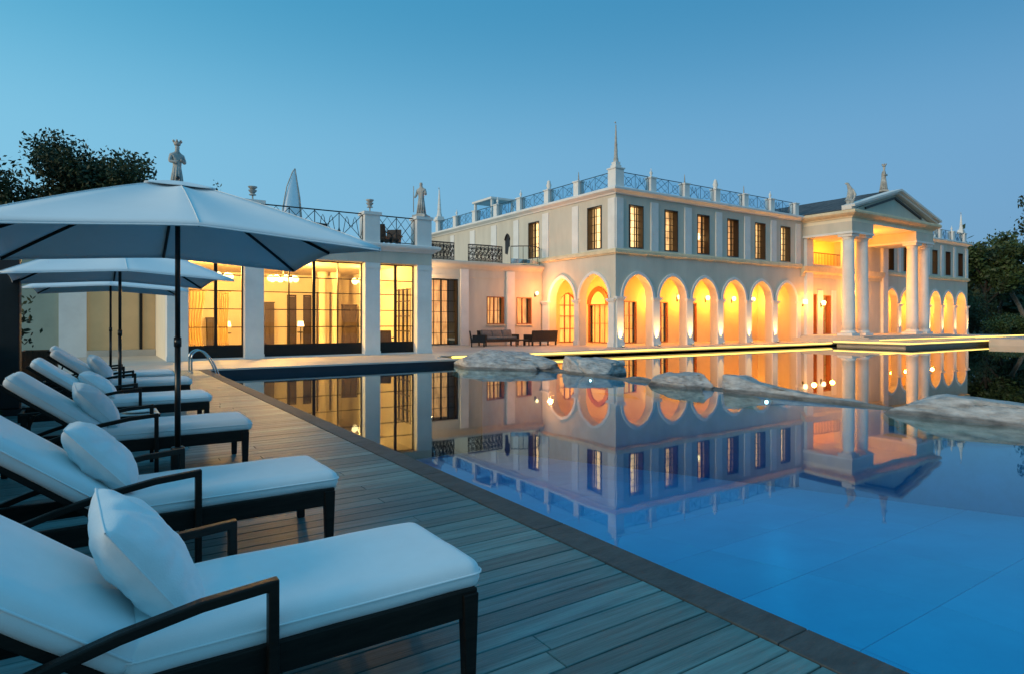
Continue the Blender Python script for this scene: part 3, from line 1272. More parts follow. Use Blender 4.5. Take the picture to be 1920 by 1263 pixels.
for bx in ((VX, PXL, 46.802, 47.2), (VXE - .35, VXE, VY + T + .002, 40), (PXL - .3, PXL, VY + T + .002, 46.8), (PXR, PXR + .3, VY + T + .002, 40)):
    m = MB()
    m.box(*bx, 0, Z1)
    vbuild(m, 'back_wall', stucco)
lits = [glow_win, glow_mid, glow_dim, glow_dim, glow_mid, glow_win]
for i, (a, b_, c, d) in enumerate(upF):
    window(villa, Ff, a, b_, c, d, .36, 3, 6, wood_win, lits[i], VO)
for i, (a, b_, c, d) in enumerate(upR):
    window(villa, Ff, a, b_, c, d, .36, 2, 4, wood_win, (glow_dim, glow_dim, glow_dim, glow_win, glow_dim, glow_dim)[i], VO)
for (a, b_, c, d) in upL:
    window(villa, Fl, a, b_, c, d, .36, 3, 5, wood_win, glow_win, VO)
# pilasters on the upper storey
def upil(F, a, b_, z0=5.346, z1=8.10):
    m = MB()
    fbox(m, F, a, b_, -.07, -.001, z0, z1)
    vbuild(m, 'pilaster', stuccow)


upil(Ff, VX + .0, VX + .52)
for k in range(5):
    upil(Ff, 26.17 + PER * k, 26.75 + PER * k)
upil(Ff, 40.35, 40.9)
for k in range(6):
    upil(Ff, arR[k][0] - .48, arR[k][0] - .02)
upil(Ff, VXE - .45, VXE)
upil(Fl, VY + .0, VY + .55)
for y0, y1 in ((28.1, 28.65), (30.95, 31.6), (34.25, 34.85), (37.0, 37.7), (40.0, 40.7), (43.2, 43.8)):
    upil(Fl, y0, y1)
m = MB()
pts = arc_pts(35.35, 35.95, 6.9, .12, 8)
m.add([(VX - .004, u, z) for u, z in pts] + [(VX - .004, 35.95, 6.0), (VX - .004, 35.62, 5.9), (VX - .004, 35.5, 6.4), (VX - .004, 35.35, 6.45)], [tuple(range(len(pts) + 4))])
m.tube([(VX - .03, u, z) for u, z in pts], .05, 5)
vbuild(m, 'niche', wood_win)
# top cornice
prof = [(-.02, 8.302), (.08, 8.302), (.10, 8.36), (.30, 8.46), (.36, 8.50), (.36, 8.60), (.30, 8.65), (-.02, 8.65)]
m = MB()
m.sweep([(VX, 47.2), (VX, VY), (PXL - .1, VY)], prof)
vbuild(m, 'cornice', stuccow)
m = MB()
m.sweep([(PXR + 1.0, VY), (VXE, VY), (VXE, 40)], prof)
vbuild(m, 'cornice', stuccow)
m = MB()
m.box(VX + .01, PXL - .02, VY + .01, 47.1, 8.31, 8.64)
m.box(PXR + .9, VXE - .01, VY + .01, 40, 8.31, 8.64)
m.box(PXL - .01, PXR + .01, VY + .8, 40, 8.31, 8.64)
m.box(VX + .6, PXL - .31, VY + .6, 46, 5.03, 5.33)
m.box(PXR + .31, VXE - .36, VY + .6, 39.8, 5.03, 5.33)
vbuild(m, 'roof', stucco)
# roof balustrade: posts with finials, glass and scrollwork between
def roof_post(F, u, w_, h=.95, fin=None):
    m = MB()
    fbox(m, F, u - w_ / 2, u + w_ / 2, .02, .02 + w_, 8.652, 8.652 + h)
    o = vbuild(m, 'balustrade_post', stuccow)
    k = MB()
    fbox(k, F, u - w_ / 2 - .05, u + w_ / 2 + .05, -.03, .07 + w_, 8.653 + h, 8.72 + h)
    k.build('cap', stuccow, o)
    if fin:
        c = F(u, .02 + w_ / 2, 8.72 + h)
        k = MB()
        if fin == 1:
            k.lathe([(.10, 0), (.10, .06), (.04, .12), (.09, .22), (.09, .30), (.03, .40), (.015, .55)], c, 8)
        elif fin == 2:
            k.tube([c, (c[0], c[1], c[2] + .55)], [.05, .02], 6)
        else:
            k.lathe([(.16, 0), (.12, .12), (.17, .28), (.11, .45), (.12, .52), (.03, .62)], c, 8)
        k.build('finial', statue_m if fin == 2 else stuccow, o)


def roof_rail(F, a, b_, seed):
    o = scroll_panel('railing', a, b_, 8.66, .93, lambda u, d, z: F(u, .22 + d, z), bluemetal, villa, seed, VO)
    k = MB()
    fbox(k, F, a, b_, .30, .31, 8.70, 9.56)
    k.build('pane', rail_glass, o)


pf_ = [VX + .33] + [26.46 + PER * k for k in range(5)] + [40.6]
for i, u in enumerate(pf_):
    roof_post(Ff, u, .62 if i == 0 else .42, 1.05 if i == 0 else .85, [None, 1, 2, 3, 2, 1, None][i])
    if i:
        roof_rail(Ff, pf_[i - 1] + (.34 if i == 1 else .24), u - .24, 50 + i)
plf = [VY + .33, 28.4, 31.3, 34.4, 37.3, 40.3, 43.3, 46.3]
for i, u in enumerate(plf):
    if i:
        roof_post(Fl, u, .44, .88, [0, 2, 3, 1, 1, None, 1, None][i])
        roof_rail(Fl, plf[i - 1] + (.34 if i == 1 else .24), u - .24, 70 + i)
prt = [a - .25 for a, b_, s in arR[1:]] + [VXE - .35]
for i, u in enumerate(prt):
    roof_post(Ff, u, .42, .85, [1, None, 2, 3, 1, None][i])
    if i:
        roof_rail(Ff, prt[i - 1] + .24, u - .24, 90 + i)
# small roof pavilion on the left wing
m = MB()
m.box(24.3, 26.3, 39.0, 41.6, 8.65, 8.8)
for x in (24.4, 26.2):
    for yy in (39.1, 41.5):
        m.box(x - .08, x + .08, yy - .08, yy + .08, 8.8, 10.35)
m.box(24.2, 26.4, 38.9, 41.7, 10.35, 10.5)
vbuild(m, 'roof_lantern', stuccow)
m = MB()
m.box(24.42, 26.18, 39.14, 41.46, 8.81, 10.34)
vbuild(m, 'roof_lantern_pane', rail_glass)

# ------------------------------------------------ portico
QX0, QX1, QY = 41.3, 53.0, 21.6
MX = (QX0 + QX1) / 2
PB = .42
# wall at the back of the portico with balcony room and doors
m = MB()
ops = [(41.55, 46.2, 5.42, 7.25), (41.3 + .15, 43.0, PB + .02, 3.3), (43.85, 44.85, PB + .02, 3.25)]
wall_openings(m, Ff, PXL + .002, PXR - .002, 0, 8.3, T, ops)
vbuild(m, 'portico_wall', stucco)
m = MB()
m.box(41.2, 52.0, 29.0, 29.2, 5.2, 8.2)
m.box(41.2, 41.4, VY + T + .01, 29, 5.2, 8.2)
m.box(46.5, 46.7, VY + T + .01, 29, 5.2, 8.2)
m.box(41.2, 46.7, VY + T + .01, 29, 7.5, 7.6)
m.box(41.2, 46.7, VY + T + .01, 29, 5.21, 5.34)
vbuild(m, 'balcony_room', arcade_m)
m = MB()
for i in range(24):
    u = 41.6 + 4.55 * i / 23
    m.tube([(u, VY + .1, 5.36), (u, VY + .1, 6.25)], .018, 4)
m.tube([(41.56, VY + .1, 6.27), (46.19, VY + .1, 6.27)], .035, 5)
vbuild(m, 'balcony_rail', iron)
window(villa, FY(28.95), 42.0, 43.0, 5.36, 7.2, .04, 2, 3, door_wood, None, VO)
window(villa, FY(28.95), 44.2, 45.2, 5.36, 7.2, .04, 2, 3, door_wood, None, VO)
window(villa, Ff, 41.45, 43.0, PB + .02, 3.3, .36, 2, 3, door_wood, glow_orange, VO)
window(villa, Ff, 43.85, 44.85, PB + .02, 3.25, .36, 2, 3, door_wood, glow_orange, VO)
for a, b_ in ((43.08, 43.75), (44.95, 45.5)):
    m = MB()
    m.box(a, b_, VY - .06, VY - .001, PB, 3.6)
    vbuild(m, 'pilaster', stuccow)
m = MB()
m.sweep([(PXL, VY), (PXR, VY)], [(0, 4.5), (.1, 4.5), (.12, 4.7), (.3, 4.85), (.34, 5.2), (0, 5.2)])
vbuild(m, 'ledge', stone_trim)
# entablature: two side beams carried by column pairs, a front lintel over the gap
m = MB()
m.box(QX0, QX0 + 2.75, QY, VY - .002, 7.14, 7.95)
vbuild(m, 'side_beam', stucco)
m = MB()
m.box(QX1 - 2.75, QX1, QY, VY - .002, 7.14, 7.95)
vbuild(m, 'side_beam', stucco)
m = MB()
m.box(QX0 + .01, QX1 - .01, QY + .01, VY - .003, 7.952, 8.18)
vbuild(m, 'portico_ceiling', cream)
m = MB()
m.sweep([(QX0, VY + .8), (QX0, QY), (QX1, QY), (QX1, VY + .8)],
        [(-.3, 8.182), (.06, 8.182), (.08, 8.26), (.30, 8.36), (.42, 8.46), (.42, 8.58), (.36, 8.66), (-.3, 8.66)])
vbuild(m, 'cornice', stone_trim)
m = MB()
m.sweep([(QX0, VY), (QX0, QY), (QX0 + 2.75, QY), (QX0 + 2.75, VY)], [(0, 7.145), (.06, 7.145), (.06, 7.26), (0, 7.30)])
vbuild(m, 'moulding', stuccow)
m = MB()
m.sweep([(QX1 - 2.75, VY), (QX1 - 2.75, QY), (QX1, QY), (QX1, VY)], [(0, 7.145), (.06, 7.145), (.06, 7.26), (0, 7.30)])
vbuild(m, 'moulding', stuccow)
# pediment
AZ = 10.65
E0, E1 = QX0 - .42, QX1 + .42
def tri(mb, x0, x1, zb, za, y0, y1):
    a, b_, c = (x0, y0, zb), (x1, y0, zb), ((x0 + x1) / 2, y0, za)
    d, e, f = (x0, y1, zb), (x1, y1, zb), ((x0 + x1) / 2, y1, za)
    mb.add([a, b_, c, d, e, f], [(0, 1, 2), (3, 5, 4), (0, 3, 4, 1), (1, 4, 5, 2), (2, 5, 3, 0)])


m = MB()
tri(m, E0 + .5, E1 - .5, 8.662, AZ - .28, QY + .12, QY + .4)
vbuild(m, 'tympanum', stucco)
m = MB()
def rake(mb, x0, z0_, x1, z1_, th, y0, y1):
    d = Vector((x1 - x0, 0, z1_ - z0_)).normalized()
    n_ = Vector((-d.z, 0, d.x)) * th
    if n_.z < 0:
        n_ = -n_
    mb.hexa([(x0, y0, z0_), (x1, y0, z1_), (x1, y1, z1_), (x0, y1, z0_),
             (x0 + n_.x, y0, z0_ + n_.z), (x1 + n_.x, y0, z1_ + n_.z), (x1 + n_.x, y1, z1_ + n_.z), (x0 + n_.x, y1, z0_ + n_.z)])


for sg in (0, 1):
    xe = E0 if sg == 0 else E1
    rake(m, xe, 8.66, MX, AZ - .30, .15, QY - .20, QY + .45)
    rake(m, xe, 8.82, MX, AZ - .14, .14, QY - .42, QY + .46)
vbuild(m, 'raking_cornice', stuccow)
m = MB()
for sg in (-1, 1):
    rake(m, MX + sg * 4.0, 8.90, MX + sg * .0, 10.0, .14, QY + .02, QY + .118)
vbuild(m, 'inner_moulding', wood_win)
m = MB()
tri(m, E0 + .1, E1 - .1, 8.68, AZ - .02, QY + .47, 33.0)
ro = vbuild(m, 'gable_roof', slate_m)
ld = math.hypot(MX - E0, AZ + .12 - 8.82)
sh = MB()
sh.box(0, .62, 0, .62, 0, .02)
sme = sh.mesh('shingle', slate_m)
ang = math.atan2(AZ - .02 - 8.68, MX - E0 - .1)
for i in range(10):
    for j in range(17):
        s = .64 * i
        if s > ld - .7:
            continue
        base = Vector((E0 + .1 + s * math.cos(ang), QY + .50 + j * .66, 8.68 + s * math.sin(ang) + .012 + rnd.uniform(0, .012)))
        link('shingle', sme, ro, base, (0, -ang - .02, 0))
# columns
def column(x, y, first=[None]):
    z0, z1 = PB, 7.14
    m = MB()
    prof = [(.40, .34)] + [(.40 - .06 * (k / 8) ** 1.6, .34 + (z1 - z0 - .34 - .36) * k / 8) for k in range(1, 9)]
    m.lathe(prof, (0, 0, 0), 20)
    o = m.build('column', stuccow, villa)
    o.location = VO + Vector((x, y, z0))
    k = MB()
    k.box(-.5, .5, -.5, .5, .001, .16)
    k.lathe([(.48, .161), (.50, .21), (.47, .26), (.42, .28), (.45, .32), (.40, .345)], (0, 0, 0), 20)
    k.build('base', stuccow, o)
    k = MB()
    h = z1 - z0
    k.lathe([(.345, h - .365), (.36, h - .33), (.345, h - .30), (.44, h - .17)], (0, 0, 0), 20)
    k.box(-.47, .47, -.47, .47, h - .169, h - .002)
    k.build('capital', stuccow, o)


for x in (QX0 + .5, QX0 + 2.25, QX1 - 2.25, QX1 - .5):
    column(x, QY + .5)
for x in (QX0 + .5, QX1 - .5):
    m = MB()
    m.box(x - .4, x + .4, VY - .22, VY - .002, PB, 7.138)
    vbuild(m, 'pilaster', stuccow)

# ================================================================== LAMPS ON THE VILLA
def wall_lamp(loc, nrm, label, power, group=None, color=ORANGE, s=1.0, off=.85):
    t = thing('wall_lamp', label, 'wall lamp', loc, math.atan2(nrm[1], nrm[0]), group)
    m = MB()
    m.box(0.002, .03, -.07 * s, .07 * s, -.16 * s, .16 * s)
    m.tube([(.03, 0, -.05), (.16, 0, -.08), (.20, 0, .0)], .016, 5)
    m.build('bracket', iron, t)
    m = MB()
    m.lathe([(.06 * s, 0), (.12 * s, .05 * s), (.14 * s, .22 * s), (.09 * s, .30 * s)], (.22, 0, 0), 10)
    m.build('lamp_shade', glow_lamp, t)
    point('lamp_light', (off, 0, .0), power, color, .15, t)
    return t


for k in range(4):
    wall_lamp((29.17 + PER * k, IY, 2.8), (0, -1, 0), 'glowing wall lamp inside the arcade, %s along from the villa corner' % ORD[k], 225, 'wall lamps along the arcade')
wall_lamp((39.9, IY, 2.8), (0, -1, 0), 'glowing wall lamp inside the arcade, beside the portico', 250, 'wall lamps along the arcade')
wall_lamp((26.5, 26.9, 2.9), (-1, 0, 0), 'glowing wall lamp in the corner bay of the arcade', 0, 'wall lamps along the arcade') if False else None
for k in range(6):
    wall_lamp((53.8 + 2.62 * k, IY, 2.8), (0, -1, 0), 'glowing wall lamp in the far arcade, %s along from the portico' % ORD[k], 330, 'wall lamps along the far arcade')


def pendant(loc, top, label, power, color=ORANGE, r=.16):
    t = thing('pendant_lamp', label, 'pendant lamp', loc)
    m = MB()
    m.tube([(0, 0, r * .9), (0, 0, top - loc[2])], .012, 4)
    m.lathe([(.05, r * .85), (.09, r * 1.0), (.03, r * 1.25)], (0, 0, 0), 8)
    m.build('stem', iron, t)
    m = MB()
    m.ball((0, 0, 0), r, 12, (1, 1, 1.1))
    m.build('lamp_shade', glow_lamp, t)
    point('lamp_light', (0, 0, -r - .12), power, color, .15, t)


pendant((24.9, 26.7, 3.35), 4.25, 'globe lamp hanging in the corner bay of the arcade', 270)
pendant((25.2, 29.7, 3.2), 4.25, 'globe lamp hanging in the side arcade before the arched window', 270)
pendant((42.6, 27.0, 6.9), 7.5, 'globe lamp hanging in the balcony room by its door', 330)
pendant((45.0, 27.2, 6.9), 7.5, 'globe lamp hanging in the balcony room near its far end', 300)
wall_lamp((41.22, VY, 2.55), (0, -1, 0), 'glowing wall lamp by the tall portico door', 210, None, ORANGE, 1.1)
wall_lamp((43.42, VY - .06, 2.5), (0, -1, 0), 'glowing wall lamp between the two portico doors', 210, None, ORANGE, 1.1)
wall_lamp((47.5, VY, 3.4), (0, -1, 0), 'glowing wall lamp on the portico wall between the column pairs', 400, None, ORANGE, 1.1)
wall_lamp((47.2, VY, 6.5), (0, -1, 0), 'glowing wall lamp high under the portico ceiling', 450, None, ORANGE, 1.1)
# pendant seen in the third upper window
t = thing('pendant_lamp', 'lit lantern hanging in the third upper window from the villa corner', 'pendant lamp', (30.75, VY + .45, 6.55))
m = MB()
m.tube([(0, 0, .2), (0, 0, 1.2)], .01, 4)
m.build('stem', iron, t)
m = MB()
m.lathe([(.08, -.2), (.13, -.1), (.13, .12), (.06, .2)], (0, 0, 0), 10)
m.build('lamp_shade', glow_lamp, t)


def uplight(x, y, label, power, group, z=0.0):
    t = thing('ground_spotlight', label, 'spotlight', (x, y, z), 0, group)
    m = MB()
    m.lathe([(.09, 0), (.09, .05), (.075, .06)], (0, 0, 0), 12)
    m.build('housing', steel_dk, t)
    m = MB()
    m.lathe([(.065, .061), (.065, .068)], (0, 0, 0), 12)
    m.build('lens', glow_lamp, t)
    spot('lamp_light', (0, 0, .10), (0, .16, 1), power, (1, .50, .12), 44, .04, t, 1.0)


cs = [(VX + .03 + 24.02) / 2] + [(arF[k][1] + arF[k + 1][0]) / 2 for k in range(5)] + [40.68]
for k, x in enumerate(cs):
    uplight(x, VY - .30, 'bright ground spotlight at the foot of the %s arcade pier from the villa corner' % ORD[k], 620, 'spotlights at the arcade piers')
cs = [52.6] + [(arR[k][1] + arR[k + 1][0]) / 2 for k in range(5)] + [68.1]
for k, x in enumerate(cs):
    uplight(x, VY - .38, 'bright ground spotlight at the foot of the %s far arcade pier past the portico' % ORD[k], 560, 'spotlights at the far arcade piers', .262 if x < 60 else 0.0)
uplight(69.3, VY - .3, 'bright ground spotlight by the shrubs at the villa end', 400, None)
# wing lamp
wall_lamp((15.2, CY, 3.35), (0, -1, 0), 'small lit wall lamp by the tall glazed door of the wing', 150, None, (1, .6, .3), .8)
wall_lamp((22.95, CY, 3.0), (0, -1, 0), 'wall lamp added on the peach wing for the orange glow next to the arcade corner', 280, None, (1, .33, .08), .7, 1.6)  # added lamp, none visible here; makes the orange glow on the wall

# ================================================================== STATUES, SPIRES, ROOF THINGS
def skin_body(name, nodes, edges, m, parent=None, loc=None, sub=2, rz=0, scale=1):
    me = bpy.data.meshes.new(name)
    me.from_pydata([tuple(Vector(n[0]) * scale) for n in nodes], edges, [])
    o = link(name, me, parent, loc)
    o.rotation_euler = (0, 0, rz)
    me.materials.append(m)
    md = o.modifiers.new('skin', 'SKIN')
    md.use_smooth_shade = True
    for i, n in enumerate(nodes):
        sv = me.skin_vertices[0].data[i]
        r = n[1] if isinstance(n[1], (tuple, list)) else (n[1], n[1])
        sv.radius = (r[0] * scale, r[1] * scale)
        sv.use_root = (i == 0)
    s = o.modifiers.new('sub', 'SUBSURF')
    s.levels = s.render_levels = sub
    return o


def robed_statue(loc, h, label, arms, crown=False, rz=0, wings=False):
    t = thing('statue', label, 'statue', loc, rz)
    m = MB()
    m.box(-.30, .30, -.30, .30, 0, .10)
    m.lathe([(.30, .101), (.24, .16)], (0, 0, 0), 14)
    m.build('pedestal', statue_m, t)
    s = h / 1.75
    nodes = [((0, 0, .62), .20), ((0, 0, .14), .25), ((0, .02, .36), .21), ((.01, 0, .95), .165), ((.0, 0, 1.15), .19), ((0, -.01, 1.34), .17), ((0, -.02, 1.46), .065), ((0, -.03, 1.60), .105), ((0, -.03, 1.70), .085)]
    edges = [(2, 1), (0, 2), (0, 3), (3, 4), (4, 5), (5, 6), (6, 7), (7, 8)]
    for sg in (-1, 1):
        k = len(nodes)
        if arms == 'fold':
            pts = [((sg * .22, 0, 1.33), .09), ((sg * .30, -.03, 1.08), .075), ((sg * .05, -.24, 1.12 + .05 * sg), .055)]
        elif arms == 'hold':
            pts = [((sg * .22, 0, 1.33), .085), ((sg * .29, -.02, 1.08), .07), ((sg * .30, -.2, 1.15 if sg > 0 else .95), .05)]
        else:
            pts = [((sg * .22, 0, 1.33), .085), ((sg * .27, .0, 1.07), .07), ((sg * .24, -.06, .84), .05)]
        nodes += pts
        edges += [(5, k), (k, k + 1), (k + 1, k + 2)]
    nodes = [((n[0][0] * s * .88, n[0][1] * s * .88, n[0][2] * s), n[1] * s * .84) for n in nodes]
    b_ = skin_body('figure', nodes, edges, statue_m, t)
    # robe folds
    f = MB()
    for k in range(11):
        a = 2 * PI * k / 11
        f.tube([(.20 * s * math.cos(a), .20 * s * math.sin(a), .16), (.155 * s * math.cos(a + .15), .155 * s * math.sin(a + .15), .6 * s), (.12 * s * math.cos(a + .3), .12 * s * math.sin(a + .3), .95 * s)], [.045 * s, .035 * s, .015 * s], 5)
    f.build('robe', statue_m, t)
    if crown:
        c = MB()
        c.lathe([(.10 * s, 1.69 * s), (.13 * s, 1.80 * s)], (0, -.03 * s, 0), 10)
        for k in range(6):
            a = k * PI / 3
            c.ball((.13 * s * math.cos(a), -.03 * s + .13 * s * math.sin(a), 1.83 * s), .045 * s, 6)
        c.build('crown', statue_m, t)
    if arms == 'hold':
        c = MB()
        c.tube([(-.31 * s, -.2 * s, .25 * s), (-.31 * s, -.2 * s, 1.5 * s)], .022 * s, 5)
        c.build('staff', statue_m, t)
    return t


robed_statue((2.47, GY + .34, 5.99), 1.78, 'grey stone statue in a crown with folded arms above the big parasol', 'fold', True, .3)
robed_statue((12.1, GY + .34, 5.99), 1.62, 'grey stone statue holding a staff on the pavilion corner post', 'hold', False, -.9)
robed_statue((MX - .02, 22.4, 10.62), 1.9, 'stone statue standing on the ridge of the portico gable', 'fold', True, .5)
robed_statue((50.2, 22.0, 9.62), 1.0, 'small dark statue on the far slope of the portico gable', 'hang', False, 0)
# perched bird statue at the portico's near corner
t = thing('bird_statue', 'hunched stone bird statue with long folded wing on the portico corner', 'statue', (QX0 + .25, QY + .35, 8.66), R(-35))
m = MB()
m.box(-.42, .42, -.42, .42, 0, .14)
m.lathe([(.40, .141), (.30, .30)], (0, 0, 0), 14)
m.build('pedestal', stuccow, t)
nodes = [((.05, 0, .85), (.22, .20)), ((-.05, 0, .50), (.15, .12)), ((-.16, 0, .22), (.07, .05)), ((.12, 0, 1.15), (.24, .22)), ((.12, 0, 1.42), (.19, .18)), ((.0, 0, 1.62), .11), ((-.05, 0, 1.78), .10), ((-.13, 0, 1.83), .085), ((-.26, 0, 1.80), .03)]
skin_body('figure', nodes, [(0, 1), (1, 2), (0, 3), (3, 4), (4, 5), (5, 6), (6, 7), (7, 8)], statue_m, t)
m = MB()
for sg in (-1, 1):
    for k in range(5):
        m.tube([(.16 + .03 * k, sg * (.20 - .01 * k), 1.42 - .05 * k), (.34 - .02 * k, sg * .22, 1.05 - .05 * k), (.16 - .05 * k, sg * .15, .45 - .03 * k), (-.1 - .05 * k, sg * .08, .24)], [.05, .06, .05, .015], 5)
m.build('wing', statue_m, t)
m = MB()
for sg in (-1, 1):
    m.tube([(-.02, sg * .08, .55), (.02, sg * .09, .38), (0, sg * .09, .29)], .035, 5)
m.build('leg', statue_m, t)


def spire(loc, h, w_, label, mt, rings=True):
    t = thing('spire', label, 'spire', loc)
    m = MB()
    m.box(-w_, w_, -w_, w_, 0, .16)
    m.box(-w_ * .8, w_ * .8, -w_ * .8, w_ * .8, .161, .34)
    m.build('base', stuccow, t)
    m = MB()
    pr = [(w_ * .75, .341), (w_ * .62, .46), (w_ * .66, .50), (w_ * .5, .62)]
    n = 5
    for k in range(n):
        z = .62 + (h - .62) * (k + .0) / n
        r = w_ * .5 * (1 - .8 * k / n)
        pr += [(r, z + .02), (r * .82, z + (h - .62) / n - .06), (r * 1.0, z + (h - .62) / n - .03)]
    pr.append((.012, h))
    m.lathe(pr, (0, 0, 0), 8, False)
    m.build('shaft', mt, t)
    m = MB()
    m.tube([(0, 0, h - .02), (0, 0, h + .16)], .012, 4)
    m.ball((-.05, 0, h + .12), .05, 6)
    m.build('finial', statue_m, t)


spire((VX + .33, VY + .33, 9.77), 2.40, .21, 'tall dark tapering spire on the villa corner post', statue_m)
spire((VX + .25, 46.3, 9.62), 2.6, .36, 'white tapering spire at the back end of the villa roof', stuccow)
spire((67.8, VY + .3, 9.57), 1.8, .26, 'slim white spire at the far end of the villa roof', stuccow)
spire((65.2, VY + 1.4, 8.65), 1.9, .26, 'short white spire just before the slim one at the roof end', stuccow)


def roof_lamp(loc, label):
    t = thing('terrace_lamp', label, 'lamp', loc)
    m = MB()
    m.tube([(0, 0, 0), (0, 0, .22)], .03, 6)
    m.lathe([(.13, .22), (.13, .25)], (0, 0, 0), 10)
    m.lathe([(.05, .26), (.15, .38), (.16, .41)], (0, 0, 0), 10)
    m.lathe([(.06, .42), (.17, .52), (.17, .55)], (0, 0, 0), 10)
    m.build('body', statue_m, t)
    m = MB()
    m.lathe([(.07, .251), (.07, .40)], (0, 0, 0), 8)
    m.build('lamp_shade', white_m, t)


roof_lamp((9.71, GY + .34, 5.99), 'small tiered lamp on the pavilion post beside the iron railing')
roof_lamp((5.03, GY + .34, 5.99), 'small tiered lamp just above the sloping edge of the big parasol')
# sail sculpture
t = thing('sail_sculpture', 'pale sail shaped sculpture with thin mast on the pavilion roof', 'sculpture', (7.1, GY + 2.2, RZ))
m = MB()
m.tube([(.35, 0, 0), (.18, 0, 2.0), (.0, 0, 3.2)], [.05, .04, .02], 6)
m.tube([(-.55, 0, .75), (-.5, 0, 1.5), (-.34, 0, 2.4), (-.1, 0, 3.05), (0, 0, 3.2)], .025, 5)
m.build('mast', statue_m, t)
m = MB()
vs, fs = [], []
for j in range(11):
    tt = j / 10
    lx = -.55 + .55 * tt ** 1.8
    rx = .31 - .31 * tt
    z = .7 + 2.5 * tt
    for i in range(6):
        u = i / 5
        vs.append((lx + (rx - lx) * u, -.18 * math.sin(PI * u) * (1 - tt), z))
for j in range(10):
    for i in range(5):
        a = j * 6 + i
        fs.append((a, a + 1, a + 7, a + 6))
m.add(vs, fs, True)
o = m.build('sail', sail_m, t)
md = o.modifiers.new('thick', 'SOLIDIFY')
md.thickness = .012


def terrace_chair(loc, rz, label):
    t = thing('terrace_chair', label, 'chair', loc, rz)
    m = MB()
    m.box(-.35, .35, -.35, .35, .34, .44)
    m.build('seat', wicker_m, t)
    m = MB()
    m.hexa([(-.35, .30, .44), (.35, .30, .44), (.35, .38, .44), (-.35, .38, .44), (-.33, .42, .95), (.33, .42, .95), (.33, .48, .95), (-.33, .48, .95)])
    m.build('backrest', wicker_m, t)
    for sx in (-1, 1):
        for sy in (-1, 1):
            m = MB()
            m.tube([(sx * .31, sy * .31, .34), (sx * .33, sy * .33, 0)], .03, 6)
            m.build('leg', wicker_m, t)
        m = MB()
        m.box(sx * .39 - .04, sx * .39 + .04, -.33, .36, .58, .64)
        m.box(sx * .39 - .03, sx * .39 + .03, -.31, -.25, .2, .58)
        m.build('armrest', wicker_m, t)


terrace_chair((8.3, GY + 1.6, RZ), .4, 'dark wicker chair on the pavilion roof under the sail sculpture')
terrace_chair((10.6, GY + 1.3, RZ), 2.4, 'dark wicker chair behind the short railing beside the corner statue')
terrace_chair(terrace_chair_at, 2.6, 'dark wicker armchair inside the narrow pavilion bay')
terrace_chair((11.3, GY + 1.8, RZ), -.7, 'dark wicker chair on the pavilion roof tucked against the corner post')

# ================================================================== ROCKS
def rock(name, c, sx, sy, sz, seed, label, rz=0, tail=None, flat=.3):
    bm = bmesh.new()
    bmesh.ops.create_icosphere(bm, subdivisions=5, radius=1)
    off = Vector((seed * 7.3, seed * 3.1, seed * 5.7))
    rr = random.Random(int(seed * 100))
    cuts = []
    for k in range(26):
        n_ = Vector((rr.gauss(0, 1), rr.gauss(0, 1), rr.gauss(.1, .7))).normalized()
        cuts.append((n_, rr.uniform(.52, .86)))
    cuts.append((Vector((rr.uniform(-.2, .2), rr.uniform(-.2, .2), 1)).normalized(), .56))
    for v in bm.verts:
        p = v.co.copy()
        n1 = noise.fractal(p * 1.0 + off, 1.0, 2.0, 3)
        p = p * (1 + .22 * n1)
        for n_, d in cuts:
            e = p.dot(n_) - d
            if e > 0:
                p = p - n_ * e
        st = noise.noise(Vector((p.x * 1.2, p.y * .8, p.z * 9)) + off) * .022
        fi = noise.fractal(p * 5 + off, .9, 2.1, 5) * .022
        cr_ = abs(noise.noise(Vector((p.x * 2.2, p.y * 1.6, p.z * 2.2)) + off * 1.7))
        q = p * (1.25 + st + fi - .16 * max(0, .07 - cr_) / .07)
        x, y_, z = q.x * sx, q.y * sy, q.z * sz
        if tail:
            s = max(0, -q.y if tail < 0 else q.y)
            y_ += (abs(tail) * s ** 2.2) * (-1 if tail < 0 else 1)
            z *= max(.18, 1 - .75 * s)
            x *= max(.35, 1 - .5 * s)
        z = max(z, -flat)
        v.co = (x, y_, z)
    me = bpy.data.meshes.new(name)
    bm.to_mesh(me)
    bm.free()
    me.materials.append(rock_m)
    me.polygons.foreach_set('use_smooth', [True] * len(me.polygons))
    o = link(name, me, None, c, (0, 0, rz))
    tag(o, label, 'boulder')


rock('boulder', (12.55, 19.6, -.26), 2.0, 3.2, .80, 1.3, 'long pale boulder at the pavement corner before the dark sofa')
rock('boulder', (13.0, 15.0, -.26), .85, 1.6, .68, 2.1, 'rounded grey boulder second along the row in the water')
rock('boulder', (12.4, 10.8, -.26), .62, 1.05, .50, 3.7, 'wedge shaped grey boulder in the middle of the row')
rock('boulder', (12.6, 9.0, -.24), .5, .7, .52, 4.9, 'driftwood shaped boulder tapering to a long low tail', 0, -2.3)
rock('boulder', (12.5, 4.4, -.28), .8, 1.45, .58, 6.2, 'large ridged boulder at the picture edge past the tail', .15)
rock('boulder', (12.7, 2.2, -.24), .8, 1.1, .55, 7.9, 'ridged boulder cut off by the picture edge', .4)
